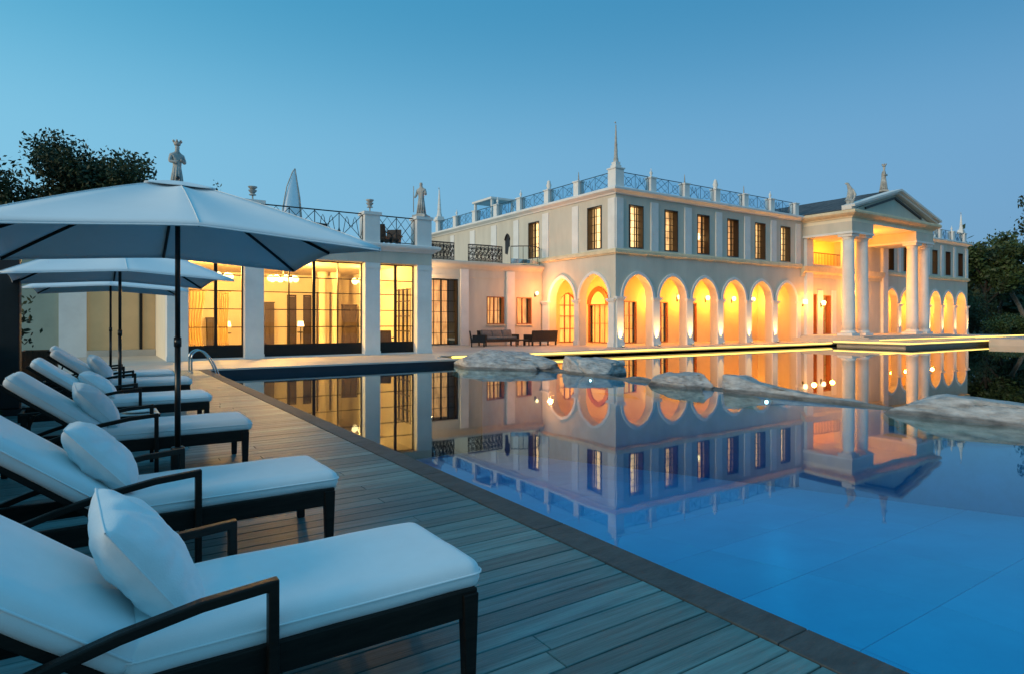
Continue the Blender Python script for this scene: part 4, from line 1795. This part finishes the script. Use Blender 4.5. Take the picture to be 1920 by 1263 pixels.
# low ledge carrying the rocks
bm = bmesh.new()
ny, nxx = 220, 10
grid = []
for j in range(ny + 1):
    yy = -4 + 24.0 * j / ny
    rowv = []
    for i in range(nxx + 1):
        u = i / nxx * 2 - 1
        wv = .28 + .16 * noise.noise(Vector((yy * .6, 3, 0)))
        z = -.275 + .10 * (1 - u * u) + .09 * noise.fractal(Vector((u * 1.4, yy * 1.1, 5)), 1, 2, 4) * (1 - abs(u) ** 3)
        rowv.append(bm.verts.new((12.62 + u * wv + .12 * noise.noise(Vector((yy * .35, 9, 0))), yy, z if abs(u) < .99 else -.7)))
    grid.append(rowv)
for j in range(ny):
    for i in range(nxx):
        bm.faces.new((grid[j][i], grid[j][i + 1], grid[j + 1][i + 1], grid[j + 1][i]))
me = bpy.data.meshes.new('rock_ledge')
bm.to_mesh(me)
bm.free()
me.materials.append(rock_m)
me.polygons.foreach_set('use_smooth', [True] * len(me.polygons))
kind(link('rock_ledge', me), 'structure')


def pool_light(y, label, power):
    t = thing('pool_light', label, 'pool light', (PX1 - .16, y, -.325))
    m = MB()
    m.tube([(.12, 0, 0), (.02, 0, 0)], .085, 14)
    m.build('housing', chrome, t)
    m = MB()
    m.tube([(.018, 0, 0), (.0, 0, 0)], .04, 14)
    m.build('lens', glow_pool, t)
    d = bpy.data.lights.new('lamp_light', 'SPOT')
    d.energy = power
    d.color = (.75, .9, 1)
    d.spot_size = R(150)
    d.spot_blend = 1
    d.shadow_soft_size = .1
    o = bpy.data.objects.new('lamp_light', d)
    col.objects.link(o)
    o.parent = t
    o.location = (-.06, 0, 0)
    o.rotation_euler = (Vector((-1, 0, -.25))).to_track_quat('-Z', 'Y').to_euler()


pool_light(19.2, 'bright underwater lamp below the long pale boulder', 16)
pool_light(14.0, 'bright underwater lamp below the second rounded boulder', 16)
pool_light(8.2, 'bright underwater lamp under the driftwood shaped boulder', 16)
pool_light(1.0, 'underwater lamp below the boulder at the picture edge', 16)

# ================================================================== LOUNGERS
def cushion(lx, ly, lz, r, crown, seed, sag=.0):
    nx_, ny_, nz_ = 40, 22, 5
    hx, hy, hz = lx / 2, ly / 2, lz / 2
    bm = bmesh.new()
    bmesh.ops.create_cube(bm, size=2)
    bm.free()
    verts, faces, idx = [], [], {}

    def vid(p):
        k = (round(p[0], 5), round(p[1], 5), round(p[2], 5))
        if k not in idx:
            idx[k] = len(verts)
            verts.append(p)
        return idx[k]

    def face(ax, sg, na, nb):
        for i in range(na):
            for j in range(nb):
                q = []
                for a, b_ in ((i, j), (i + 1, j), (i + 1, j + 1), (i, j + 1)):
                    u, v = a / na * 2 - 1, b_ / nb * 2 - 1
                    # concentrate vertices at the edges
                    u = math.sin(u * PI / 2) * .5 + u * .5
                    v = math.sin(v * PI / 2) * .5 + v * .5
                    p = [0, 0, 0]
                    o_ = [k for k in range(3) if k != ax]
                    p[ax], p[o_[0]], p[o_[1]] = sg, u, v
                    q.append(vid(tuple(p)))
                faces.append(tuple(q if sg > 0 else q[::-1]))
    face(0, 1, ny_, nz_); face(0, -1, ny_, nz_)
    face(1, 1, nx_, nz_); face(1, -1, nx_, nz_)
    face(2, 1, nx_, ny_); face(2, -1, nx_, ny_)
    out = []
    for (u, v, w_) in verts:
        p = Vector((u * hx, v * hy, w_ * hz))
        rr = min(r, hz * .98)
        inn = Vector((max(-hx + rr, min(hx - rr, p.x)), max(-hy + rr, min(hy - rr, p.y)), max(-hz + rr, min(hz - rr, p.z))))
        d = p - inn
        if d.length > 1e-7:
            p = inn + d.normalized() * rr
        if p.z > 0:
            p.z += crown * (1 - (p.x / hx) ** 4) * (1 - (p.y / hy) ** 2)
        nn = noise.noise(Vector((p.x * 3 + seed, p.y * 4, p.z * 5))) * .006 + noise.noise(Vector((p.x * 9 + seed, p.y * 11, p.z * 10))) * .002
        p.z += nn
        p.y += noise.noise(Vector((p.x * 4 + seed, 7, p.z * 8))) * .005
        out.append(p)
    m = MB()
    m.add(out, faces, True)
    return m


def pillow_mb(s, h, seed):
    n = 44
    m = MB()
    vs, fs = [], []
    for side in (1, -1):
        base = len(vs)
        for i in range(n + 1):
            for j in range(n + 1):
                u, v = i / n * 2 - 1, j / n * 2 - 1
                pin = 1 - .085 * (1 - abs(u) ** 2.5 * abs(v) ** 0) * 0
                ex = 1 - .035 * (1 - v * v) * abs(u) ** 4 - .05 * abs(u * v) ** 3
                ey = 1 - .035 * (1 - u * u) * abs(v) ** 4 - .05 * abs(u * v) ** 3
                f = max(0, (1 - u ** 4)) ** .5 * max(0, (1 - v ** 4)) ** .5
                f = f * (.55 + .45 * math.exp(-1.2 * (u * u + v * v)))
                edge = 1 - max(abs(u), abs(v)) ** 3
                a = math.atan2(v, u)
                wr = .014 * noise.fractal(Vector((u * 1.6 + seed, v * 1.6, side * 3)), 1, 2, 3)
                rad = noise.noise(Vector((math.cos(a) * 3.2 + seed, math.sin(a) * 3.2, side))) * .022 * (max(abs(u), abs(v))) ** 1.5
                z = side * (h * f + (wr + rad) * min(1, edge * 2.2))
                vs.append((u * s / 2 * ex, v * s / 2 * ey, z))
        for i in range(n):
            for j in range(n):
                a = base + i * (n + 1) + j
                q = (a, a + n + 1, a + n + 2, a + 1)
                fs.append(q if side > 0 else q[::-1])
    m.add(vs, fs, True)
    # welt round the rim
    rim = []
    for k in range(4 * n):
        e, t_ = divmod(k, n)
        w_ = t_ / n * 2 - 1
        u, v = [(w_, -1), (1, w_), (-w_, 1), (-1, -w_)][e]
        rim.append((u * s / 2 * (1 - .035 * (1 - v * v) * abs(u) ** 4 - .05 * abs(u * v) ** 3), v * s / 2 * (1 - .035 * (1 - u * u) * abs(v) ** 4 - .05 * abs(u * v) ** 3), 0))
    rim.append(rim[0])
    m.tube(rim, .004, 5, True, False)
    return m


LW = .68
BA = R(38)
HX = .06      # hinge


def make_lounger():
    t = thing('sun_lounger', '', 'sun lounger', (0, 0, 0), 0, 'white sun loungers in a row on the deck')
    hw = LW / 2
    m = MB()
    for sy in (-1, 1):
        m.box(-.72, 1.325, sy * (hw - .022) - .02, sy * (hw - .022) + .02, .245, .356)
    m.box(1.285, 1.325, -hw + .043, hw - .043, .245, .352)
    m.box(-.72, -.68, -hw + .043, hw - .043, .245, .335)
    for k in range(9):
        x = .12 + .13 * k
        m.box(x, x + .06, -hw + .043, hw - .043, .30, .322)
    bevel(m.build('seat_frame', wood_dk, t), .006, 2)
    for sy in (-1, 1):
        for x in (1.29, -.66):
            m = MB()
            y0 = sy * (hw - .018)
            a, c = .035, .024
            m.hexa([(x - c, y0 - c, 0), (x + c, y0 - c, 0), (x + c, y0 + c, 0), (x - c, y0 + c, 0),
                    (x - a, y0 - .027, .34), (x + a, y0 - .027, .34), (x + a, y0 + .027, .34), (x - a, y0 + .027, .34)])
            bevel(m.build('leg', wood_dk, t), .005, 2)
    for sy in (-1, 1):
        y0 = sy * (hw + .028)
        m = MB()
        m.bar([(.515, y0, 0.0), (.515, y0, .57), (.30, y0, .553), (.08, y0, .513), (-.14, y0, .455), (-.34, y0, .39), (-.50, y0, .33), (-.60, y0, .285)], .042, .035)
        bevel(m.build('armrest', wood_dk, t), .006, 2)
    m = MB()
    for sy in (-1, 1):
        y0 = sy * (hw - .06)
        m.bar([(HX + .05, y0, .315), (HX + .05 - .95 * math.cos(BA), y0, .315 + .95 * math.sin(BA))], .04, .035)
    for k in range(6):
        s = .08 + .165 * k
        cx, cz = HX + .05 - s * math.cos(BA), .315 + s * math.sin(BA)
        m.bar([(cx + .02, 0, cz - .012), (cx - .03, 0, cz + .02)], LW - .16, .016)
    m.bar([(-.42, 0.0, .60), (-.52, 0, .30)], .03, .025)
    bevel(m.build('back_frame', wood_dk, t), .004, 1)
    L1 = 1.365 - HX - .02
    link('seat_cushion', cushion(L1, LW - .02, .125, .060, .014, 1.0).mesh('seat_cushion', fabric), t, (HX + .02 + L1 / 2, 0, .3965))
    def piping(lx, ly, parent):
        r_, pts = .05, []
        for cx, cy, a0 in ((lx / 2 - r_, ly / 2 - r_, 0), (-lx / 2 + r_, ly / 2 - r_, 90), (-lx / 2 + r_, -ly / 2 + r_, 180), (lx / 2 - r_, -ly / 2 + r_, 270)):
            for q in range(5):
                a = R(a0 + q * 22.5)
                pts.append((cx + (r_ + .001) * math.cos(a), cy + (r_ + .001) * math.sin(a), .012))
        pts.append(pts[0])
        m = MB()
        m.tube(pts, .0045, 6, True, False)
        m.build('piping', fabric, parent)
    piping(L1, LW - .02, [c for c in t.children if c.name.startswith('seat_cushion')][0])
    L2 = .92
    th = .12
    o = link('back_cushion', cushion(L2, LW - .02, th, .058, .018, 5.0).mesh('back_cushion', fabric), t)
    piping(L2, LW - .02, o)
    # lies on the back frame; local +x of the cushion points to the head end
    mid = Vector((HX + .03 - math.cos(BA) * L2 / 2, 0, .335 + math.sin(BA) * L2 / 2)) + Vector((math.sin(BA), 0, math.cos(BA))) * (th / 2 + .005)
    o.location = mid
    o.rotation_euler = (0, BA, 0)
    return t


LY = [2.54, 4.36, 7.02, 9.62, 12.25, 14.15]
LL = ['white cushioned lounger at the front of the row, largest and cut by the picture edge',
      'second white lounger from the front, with the big parasol rising behind it',
      'third white lounger from the front, crossed by the pole of the big parasol',
      'fourth white lounger from the front, beyond the low glass table',
      'fifth white lounger from the front, crossed by the second parasol pole',
      'last white lounger of the row, without a pillow, nearest the pavement']
proto = make_lounger()
loungers = []
for i, (yy, lb) in enumerate(zip(LY, LL)):
    o = proto if i == 0 else copy_tree(proto)
    o.location = (0.0 + [-.02, -.02, -.03, -.03, .04, -.06][i], yy, .002)
    o.rotation_euler = (0, 0, R([0, .6, -.8, .5, -.4, .7][i]))
    o['label'] = lb
    loungers.append(o)
PLB = ['large plump white pillow on the front lounger', 'plump white pillow on the second lounger', 'white pillow on the third lounger, crossed by a dark armrest',
       'flatter white pillow on the fourth lounger', 'upright creased white pillow on the fifth lounger']
for i in range(5):
    me = pillow_mb(.51, .115, i * 3.7 + 1).mesh('pillow', fabric_p)
    tilt = R([56, 49, 49, 40, 54][i])
    o = link('pillow', me)
    n_ = Vector((math.sin(tilt), 0, math.cos(tilt)))
    up = Vector((-math.cos(tilt), 0, math.sin(tilt)))
    fx = Vector((HX + [.15, .05, .04, .09, .03][i], 0, [.455, .51, .51, .48, .51][i]))
    c = fx + up * .15 + n_ * .055
    o.location = Vector((loungers[i].location.x, LY[i] + [.02, .0, .02, -.02, .0][i], 0)) + c
    o.rotation_euler = Matrix((( -up.x, 0, n_.x), (0, 1, 0), (-up.z, 0, n_.z))).to_euler()
    o.rotation_euler.rotate_axis('Z', R([5, -4, 6, -3, 8][i]))
    tag(o, PLB[i], 'pillow', 'white pillows on the loungers')


def side_table(loc, label, glass_top):
    t = thing('side_table', label, 'side table', loc)
    m = MB()
    for sx in (-1, 1):
        m.box(sx * .24 - .015, sx * .24 + .015, -.25, .25, .37, .40)
    for sy in (-1, 1):
        m.box(-.225, .225, sy * .235 - .015, sy * .235 + .015, .37, .40)
    m.build('frame', wood_dk, t)
    for sx in (-1, 1):
        for sy in (-1, 1):
            m = MB()
            m.box(sx * .235 - .018, sx * .235 + .018, sy * .232 - .018, sy * .232 + .018, 0, .369)
            m.build('leg', wood_dk, t)
    m = MB()
    m.box(-.25, .25, -.25, .25, .401, .412)
    bevel(m.build('table_top', dish_m if glass_top else wood_dk, t), .004, 2)


side_table((.36, 8.25, .002), 'low table with pale glass top between the third and fourth loungers', True)
side_table((.1, 13.2, .002), 'low dark wooden table between the last two loungers', False)
side_table((.15, 15.35, .002), 'low dark wooden table beside the last parasol pole', False)
d = MB()
d.lathe([(.02, .0), (.12, .004), (.17, .022), (.165, .026), (.11, .010), (.01, .008)], (0, 0, 0), 20)
o = d.build('dish', dish_m, None, (.42, 8.2, .415))
tag(o, 'shallow pale blue dish on the low glass table', 'dish')

# ================================================================== PARASOLS
def make_parasol():
    t = thing('parasol', '', 'parasol', (0, 0, 0), 0, 'white square parasols along the loungers')
    S, ZC, ZM, ZT = 1.325, 2.03, 2.12, 2.64
    m = MB()
    m.box(-.32, .32, -.32, .32, 0, .05)
    m.lathe([(.055, .051), (.055, .35), (.045, .36)], (0, 0, 0), 14)
    bevel(m.build('base', pole_m, t), .006, 2)
    m = MB()
    m.tube([(0, 0, .36), (0, 0, 1.25)], .024, 14)
    m.tube([(0, 0, 1.2505), (0, 0, ZT - .02)], .021, 14)
    m.tube([(0, 0, 1.22), (0, 0, 1.30)], .03, 14)
    m.build('pole', pole_m, t)

    def edge(i, per=16):
        s, k = divmod(i, per)
        u = k / per * 2 - 1
        x, y_ = [(u, -1), (1, u), (-u, 1), (-1, -u)][s % 4]
        return x, y_, abs(u)
    n, per, rings = 64, 16, 14
    vs, fs = [], []
    for r in range(rings + 1):
        tt = .10 + .90 * r / rings
        for i in range(n):
            x, y_, au = edge(i, per)
            ez = ZM + (ZC - ZM) * au ** 1.6
            # distance to nearest rib (ribs at corner au=1 and mid au=0)
            sag = .035 * math.sin(PI * au) * math.sin(PI * min(1, tt)) + .012 * math.sin(PI * au) * tt
            z = ZT - .0 - (ZT - ez) * (tt ** 1.18) - sag
            scal = tt * (1 - .012 * math.sin(PI * au) * tt)
            vs.append((x * S * scal, y_ * S * scal, z))
    for r in range(rings):
        for i in range(n):
            a, b_ = r * n + i, r * n + (i + 1) % n
            fs.append((a, b_, b_ + n, a + n))
    k0 = rings * n
    base = len(vs)
    for i in range(n):
        p = vs[k0 + i]
        vs.append((p[0] * .999, p[1] * .999, p[2] - .022))
    for i in range(n):
        fs.append((k0 + i, k0 + (i + 1) % n, base + (i + 1) % n, base + i))
    m = MB()
    m.add(vs, fs, True)
    o = m.build('canopy', canopy_m, t)
    md = o.modifiers.new('thick', 'SOLIDIFY')
    md.thickness = .004
    for k in range(8):
        x, y_, au = edge(k * 8, per)
        ez = ZM + (ZC - ZM) * au ** 1.6
        sm_ = MB()
        sm_.tube([(x * S * tt, y_ * S * tt, ZT + .004 - (ZT - ez) * tt ** 1.18) for tt in [.12 + .11 * q for q in range(9)]], .0028, 4)
        sm_.build('seam', canopy_m, o)
    hm = MB()
    for i in range(n):
        a_, c_ = vs[base + i], vs[base + (i + 1) % n]
        hm.tube([a_, c_], .007, 4, True, False)
    hm.build('hem', canopy_m, o)
    # vent cap
    vs, fs = [], []
    for r in range(7):
        tt = r / 6 * .20
        for i in range(n):
            x, y_, au = edge(i, per)
            vs.append((x * S * max(tt, .004), y_ * S * max(tt, .004), ZT + .010 - .60 * tt ** 1.25 - .02 * math.sin(PI * au) * tt))
    for r in range(6):
        for i in range(n):
            a, b_ = r * n + i, r * n + (i + 1) % n
            fs.append((a, b_, b_ + n, a + n))
    m = MB()
    m.add(vs, fs, True)
    o = m.build('vent_cap', canopy_m, t)
    md = o.modifiers.new('thick', 'SOLIDIFY')
    md.thickness = .004
    m = MB()
    m.ball((0, 0, ZT + .036), .018, 10)
    m.build('finial', pole_m, t)
    m = MB()
    m.lathe([(.03, 2.30), (.05, 2.31), (.05, 2.36), (.03, 2.37)], (0, 0, 0), 12)
    m.lathe([(.03, ZT - .10), (.07, ZT - .09), (.07, ZT - .05), (.03, ZT - .03)], (0, 0, 0), 12)
    m.build('hub', pole_m, t)
    for k in range(8):
        i = k * 8
        x, y_, au = edge(i, per)
        ez = ZM + (ZC - ZM) * au ** 1.6
        pts = []
        for q in range(8):
            tt = .04 + .955 * q / 7
            pts.append((x * S * tt, y_ * S * tt, ZT - .022 - (ZT - ez) * tt ** 1.18))
        m = MB()
        m.tube(pts, .014, 6)
        rb = m.build('rib', wood_dk, t)
        j = MB()
        j.tube([(x * .05, y_ * .05, 2.33), (x * S * .3, y_ * S * .3, ZT - .04 - (ZT - ez) * .3 ** 1.18)], .009, 5)
        j.build('strut', wood_dk, rb)
    return t


pp = make_parasol()
PLoc = [((.60, 6.1), 0.0, 'big white square parasol at the front, its canopy cut by the picture edge'),
        ((.32, 11.05), 2.0, 'middle white square parasol, half hidden under the big one'),
        ((.28, 15.3), -1.5, 'farthest white square parasol, before the beige panel')]
for i, ((x, yy), rz, lb) in enumerate(PLoc):
    o = pp if i == 0 else copy_tree(pp)
    o.location = (x, yy, .002)
    o.rotation_euler = (0, 0, R(rz))
    o['label'] = lb

# ================================================================== POOL LADDER
t = thing('pool_ladder', 'chrome pool ladder handrails arching over the pool edge', 'pool ladder', (2.6, 19.4, 0))
for k, dy in enumerate((-.27, .27)):
    m = MB()
    pts = [(-.38, dy, -.01), (-.38, dy, .42)]
    for q in range(9):
        a = PI - q * PI / 8 * .5
        pts.append((-.16 + .22 * math.cos(a), dy, .42 + .20 * math.sin(a)))
    for q in range(1, 8):
        u = q / 7
        pts.append((-.16 + .52 * u, dy, .62 - .10 * u - .75 * u ** 2))
    pts += [(.42, dy, -.7), (.42, dy, -1.2)]
    m.tube(pts, .023, 10)
    m.build('handrail', chrome, t)
    m = MB()
    m.lathe([(.05, .008), (.05, .02), (.025, .03)], (-.38, dy, 0), 12)
    m.build('flange', chrome, t)
for z in (-.35, -.65, -.95):
    m = MB()
    m.box(.37, .47, -.25, .25, z - .015, z + .015)
    m.build('step', chrome, t)

# ================================================================== OUTDOOR SEATING AT THE WING
def sofa(loc, rz, w_, label, slats, cush):
    t = thing('sofa', label, 'sofa', loc, rz)
    hw = w_ / 2
    m = MB()
    m.box(-hw, hw, -.4, .4, .22, .36)
    m.build('seat', wicker_m, t)
    m = MB()
    m.hexa([(-hw, .30, .36), (hw, .30, .36), (hw, .40, .36), (-hw, .40, .36), (-hw, .40, .85), (hw, .40, .85), (hw, .48, .85), (-hw, .48, .85)])
    m.build('backrest', wicker_m, t)
    for sx in (-1, 1):
        m = MB()
        m.box(sx * (hw - .06) - .06, sx * (hw - .06) + .06, -.38, .3, .36, .62)
        m.build('armrest', wicker_m, t)
    n = max(2, round(w_ / .5)) if slats else 2
    for i in range(n):
        for sy in (-1, 1):
            m = MB()
            x = -hw + .06 + (w_ - .12) * i / (n - 1)
            m.box(x - .035, x + .035, sy * .34 - .035, sy * .34 + .035, 0, .22)
            m.build('leg', wicker_m, t)
    if cush:
        k = round(w_ / .8)
        for i in range(k):
            c = cushion(w_ / k - .16 / k - .02, .6, .14, .05, .02, i * 2.0)
            c.build('seat_cushion', wicker_g, t, (-hw + .12 + (w_ - .24) * (i + .5) / k, -.06, .43))
            c = cushion(w_ / k - .16 / k - .02, .42, .14, .05, .02, i * 2.0 + 1)
            o = c.build('back_cushion', wicker_g, t, (-hw + .12 + (w_ - .24) * (i + .5) / k, .24, .68))
            o.rotation_euler = (R(72), 0, 0)


sofa((19.3, 30.2, .002), R(4), 2.4, 'wicker sofa with grey cushions under the wing windows', False, True)
sofa((21.6, 29.3, .002), R(184), 1.9, 'dark wicker sofa seen from its back beside the arcade', True, False)
sofa((17.55, 29.6, .002), R(60), .85, 'dark wicker armchair at the end of the seating group', False, False)
t = thing('coffee_table', 'low dark coffee table between the wicker sofas', 'coffee table', (20.1, 29.2, .002))
m = MB()
m.box(-.5, .5, -.3, .3, .30, .36)
m.build('table_top', wicker_m, t)
for sx in (-1, 1):
    for sy in (-1, 1):
        m = MB()
        m.box(sx * .44 - .03, sx * .44 + .03, sy * .25 - .03, sy * .25 + .03, 0, .299)
        m.build('leg', wicker_m, t)

# ================================================================== FENCE, POST, PLANTS BEHIND LOUNGERS
t = thing('garden_fence', 'dark brown timber slat fence running behind the lounger backs', 'fence', (-1.45, 0, -.14))
m = MB()
m.box(-.10, -.04, 1.0, 17.0, .35, .44)
m.box(-.10, -.04, 1.0, 17.0, .95, 1.04)
m.build('rail', fence_m, t)
sl = MB()
sl.box(-.014, .014, -.082, .082, 0, 1.28)
sme = sl.mesh('slat', fence_m)
for k in range(93):
    o = link('slat', sme, t, (rnd.uniform(-.006, .006), 1.05 + .172 * k, rnd.uniform(-.02, .02)), (0, 0, R(rnd.uniform(-1.5, 1.5))))
t = thing('timber_post', 'tall black timber post standing at the fence by the picture edge', 'post', (-1.12, 12.3, 0))
m = MB()
m.box(-.17, .17, -.17, .17, .1, 2.45)
bevel(m.build('shaft', post_m, t), .02, 2)
m = MB()
m.box(-.21, .21, -.21, .21, 0, .099)
m.build('base', post_m, t)
m = MB()
m.box(-.22, .22, -.22, .22, 2.451, 2.52)
m.build('cap', post_m, t)


def leaves_mesh(name, pts, size, seed, m, flat=0.0):
    rg = np.random.default_rng(seed)
    n = len(pts)
    a = rg.normal(size=(n, 3))
    a /= np.linalg.norm(a, axis=1)[:, None]
    b_ = rg.normal(size=(n, 3))
    b_ -= (b_ * a).sum(1)[:, None] * a
    b_ /= np.linalg.norm(b_, axis=1)[:, None]
    s = size * rg.uniform(.6, 1.3, size=n)[:, None]
    p = np.asarray(pts)
    v = np.empty((n, 4, 3))
    v[:, 0] = p - a * s
    v[:, 1] = p + b_ * s * .45
    v[:, 2] = p + a * s
    v[:, 3] = p - b_ * s * .45
    me = bpy.data.meshes.new(name)
    me.vertices.add(n * 4)
    me.vertices.foreach_set('co', v.reshape(-1))
    me.loops.add(n * 4)
    me.loops.foreach_set('vertex_index', np.arange(n * 4, dtype=np.int32))
    me.polygons.add(n)
    me.polygons.foreach_set('loop_start', np.arange(0, n * 4, 4, dtype=np.int32))
    me.polygons.foreach_set('loop_total', np.full(n, 4, dtype=np.int32))
    me.materials.append(m)
    me.update()
    me.validate()
    return me


def tree(label, base, h, spread, seed, lm, bm_, nleaf, leaf, lean=(0, 0), start=.35, dense=1.0, name='tree', skel=5):
    rr = random.Random(seed)
    rg = np.random.default_rng(seed)
    t = thing(name, label, 'tree', base)
    m = MB()
    tips = []

    def grow(p, d, ln, r, lev):
        pts, rs = [p], [r]
        q = p.copy()
        n = 4
        for i in range(n):
            d2 = d + Vector((rr.uniform(-.22, .22), rr.uniform(-.22, .22), rr.uniform(-.05, .16)))
            d = d2.normalized()
            q = q + d * (ln / n)
            pts.append(q.copy())
            rs.append(r * (1 - .55 * (i + 1) / n))
            if lev >= 2:
                tips.append((q.copy(), lev))
        m.tube(pts, rs, 6 if lev < 2 else 4, True, False)
        if lev >= 3:
            return
        for k in range(rr.randint(3, 4) if lev else skel):
            i = rr.randint(2, n)
            az_, up = rr.uniform(0, 2 * PI), rr.uniform(.05, .8)
            nd = (d * .45 + Vector((math.cos(az_) * spread, math.sin(az_) * spread, up))).normalized()
            grow(pts[i], nd, ln * rr.uniform(.45, .68) * (1.0 if lev else .9), rs[i] * .62, lev + 1)

    grow(Vector((0, 0, 0)), Vector((lean[0], lean[1], 1)).normalized(), h * (start + .2), .02 * h + .05, 0)
    mx = max(p.z for p, l_ in tips)
    sc_ = h / mx
    for i, v in enumerate(m.v):
        m.v[i] = (v[0] * sc_, v[1] * sc_, v[2] * sc_)
    m.build('trunk', bm_, t)
    P = np.array([(p * sc_)[:] for p, l_ in tips])
    # clumps round the tips
    idx = rg.integers(0, len(P), size=nleaf)
    wgt = rg.uniform(.55, 1.2, size=len(P))
    pts = P[idx] + np.clip(rg.normal(size=(nleaf, 3)), -1.4, 1.4) * (.042 * h * dense * wgt[idx])[:, None] * np.array([1, 1, .75])
    pts = pts[pts[:, 2] > .12 * h]
    link('crown', leaves_mesh('crown', pts, leaf, seed, lm), t)
    return t


def shrub(label, base, h, w_, seed, n, leaf, lm, name='shrub', cat='shrub'):
    rr = random.Random(seed)
    rg = np.random.default_rng(seed)
    t = thing(name, label, cat, base)
    m = MB()
    P = []
    for k in range(10):
        a, s = rr.uniform(0, 2 * PI), rr.uniform(.1, 1)
        e = Vector((math.cos(a) * w_ * s, math.sin(a) * w_ * s, h * rr.uniform(.55, 1)))
        m.tube([(0, 0, 0), e * .5 + Vector((0, 0, .1 * h)), e], [.02 + .012 * h, .015, .006], 4, True, False)
        for f in (.35, .6, .8, 1):
            P.append(e * f)
    m.build('stem', bark_m, t)
    P = np.array([p[:] for p in P])
    pts = P[rg.integers(0, len(P), size=n)] + rg.normal(size=(n, 3)) * np.array([.22 * w_, .22 * w_, .13 * h])
    pts = pts[pts[:, 2] > .02]
    link('foliage', leaves_mesh('foliage', pts, leaf, seed, lm), t)


# trees at the back, beyond the annex
tree('dark spreading tree at the picture edge behind the big parasol', (-5.0, 47, -.14), 8.2, .9, 21, leaf_m, bark_m, 12000, .16, dense=1.35)
tree('tallest dark tree rising above the big parasol canopy', (-.8, 50, -.14), 12.9, .7, 32, leaf_m, bark_m, 26000, .15, dense=1.4)
tree('dark loose crowned tree between the tall tree and the crowned statue', (2.0, 47, -.14), 12.2, .75, 43, leaf_m, bark_m, 15000, .14, dense=1.3)
tree('thin bare branched tree beside the crowned statue', (2.9, 44, -.14), 10.2, .8, 54, leaf_m, bark_m, 900, .13, dense=.6)
# trees at the far end
tr = [((86, 29.5), 10.2, .9, leaf2_m, 'broad green tree standing just past the villa end'),
      ((92, 27.5), 12.0, .8, leaf2_m, 'tall green tree second from the villa end'),
      ((100, 33), 10.5, .9, leaf_m, 'dark tree behind the broad green one past the villa'),
      ((97, 23.5), 11.0, .8, leaf_m, 'dark leafy tree at the picture edge by the water'),
      ((83, 32), 7.5, .8, leaf_m, 'low dark tree tucked behind the villa end')]
for i, ((x, yy), h, s, lm, lb) in enumerate(tr):
    tree(lb, (x, yy, -.14), h, s, 60 + i * 7, lm, barkp_m if i == 1 else bark_m, 11000, .24, start=.3, dense=1.25)
tree('tall tree whose dark branch hangs in at the picture edge', (84.6, 20.6, -.14), 14.5, .6, 107, leaf_m, bark_m, 7000, .2, start=.55)
sp = [(78, 25.5), (80.5, 24.6), (83, 26), (85.5, 24.4), (88, 25.5), (90.5, 23.8), (79, 28.5), (82, 29)]
adj = ['first', 'second', 'third', 'fourth', 'fifth', 'sixth']
for i, (x, yy) in enumerate(sp):
    lb = 'low green waterside shrub, %s along the bank from the villa end' % adj[i] if i < 6 else ['dark tall shrub behind the villa corner', 'dark tall shrub beside the low tree'][i - 6]
    shrub(lb, (x, yy, -.14), 2.0 if i < 6 else 4.2, 1.4 if i < 6 else 1.8, 200 + i, 1800, .14, leaf2_m if i < 6 else leaf_m)
# a far belt of woodland closes the horizon (one mass)
rg = np.random.default_rng(5)
pts = []
for k in range(260):
    a = rg.uniform(-.35, 1.25)
    d = rg.uniform(115, 150)
    c = np.array([math.sin(a + .55) * d, math.cos(a + .55) * d, 0])
    hh = rg.uniform(8, 12)
    pts.append(c + rg.normal(size=(150, 3)) * np.array([2.8, 2.8, hh * .28]) + np.array([0, 0, hh * .5]))
pts = np.vstack(pts)
pts = pts[pts[:, 2] > -.1]
kind(link('woodland', leaves_mesh('woodland', pts, .75, 9, leaf_m)), 'stuff')
# plants by the fence
shrub('dark leafy shrub spilling over the fence beside the black post', (-1.55, 14.9, 0), 1.75, .5, 301, 1500, .06, leaf_m)
shrub('low dark shrub behind the second lounger backrest', (-1.15, 5.7, 0), .75, .32, 302, 1100, .045, leaf_m)
shrub('low dark shrub behind the fourth lounger backrest', (-1.2, 8.4, 0), .8, .30, 303, 1100, .045, leaf_m)
shrub('low dark shrub behind the front lounger backrest', (-1.2, 3.4, 0), .7, .30, 304, 1100, .045, leaf_m)
t = thing('planter', 'brown timber planter box against the sage wall', 'planter', (-1.0, 17.4, 0))
for sx in (-1, 1):
    for k in range(4):
        m = MB()
        m.box(sx * .30 - .012, sx * .30 + .012, -.36, .36, .03 + .19 * k, .21 + .19 * k)
        m.build('slat', fence_m, t)
for sy in (-1, 1):
    for k in range(4):
        m = MB()
        m.box(-.285, .285, sy * .348 - .012, sy * .348 + .012, .03 + .19 * k, .21 + .19 * k)
        m.build('slat', fence_m, t)
m = MB()
m.box(-.285, .285, -.33, .33, .6, .7)
m.build('soil', under_m, t)
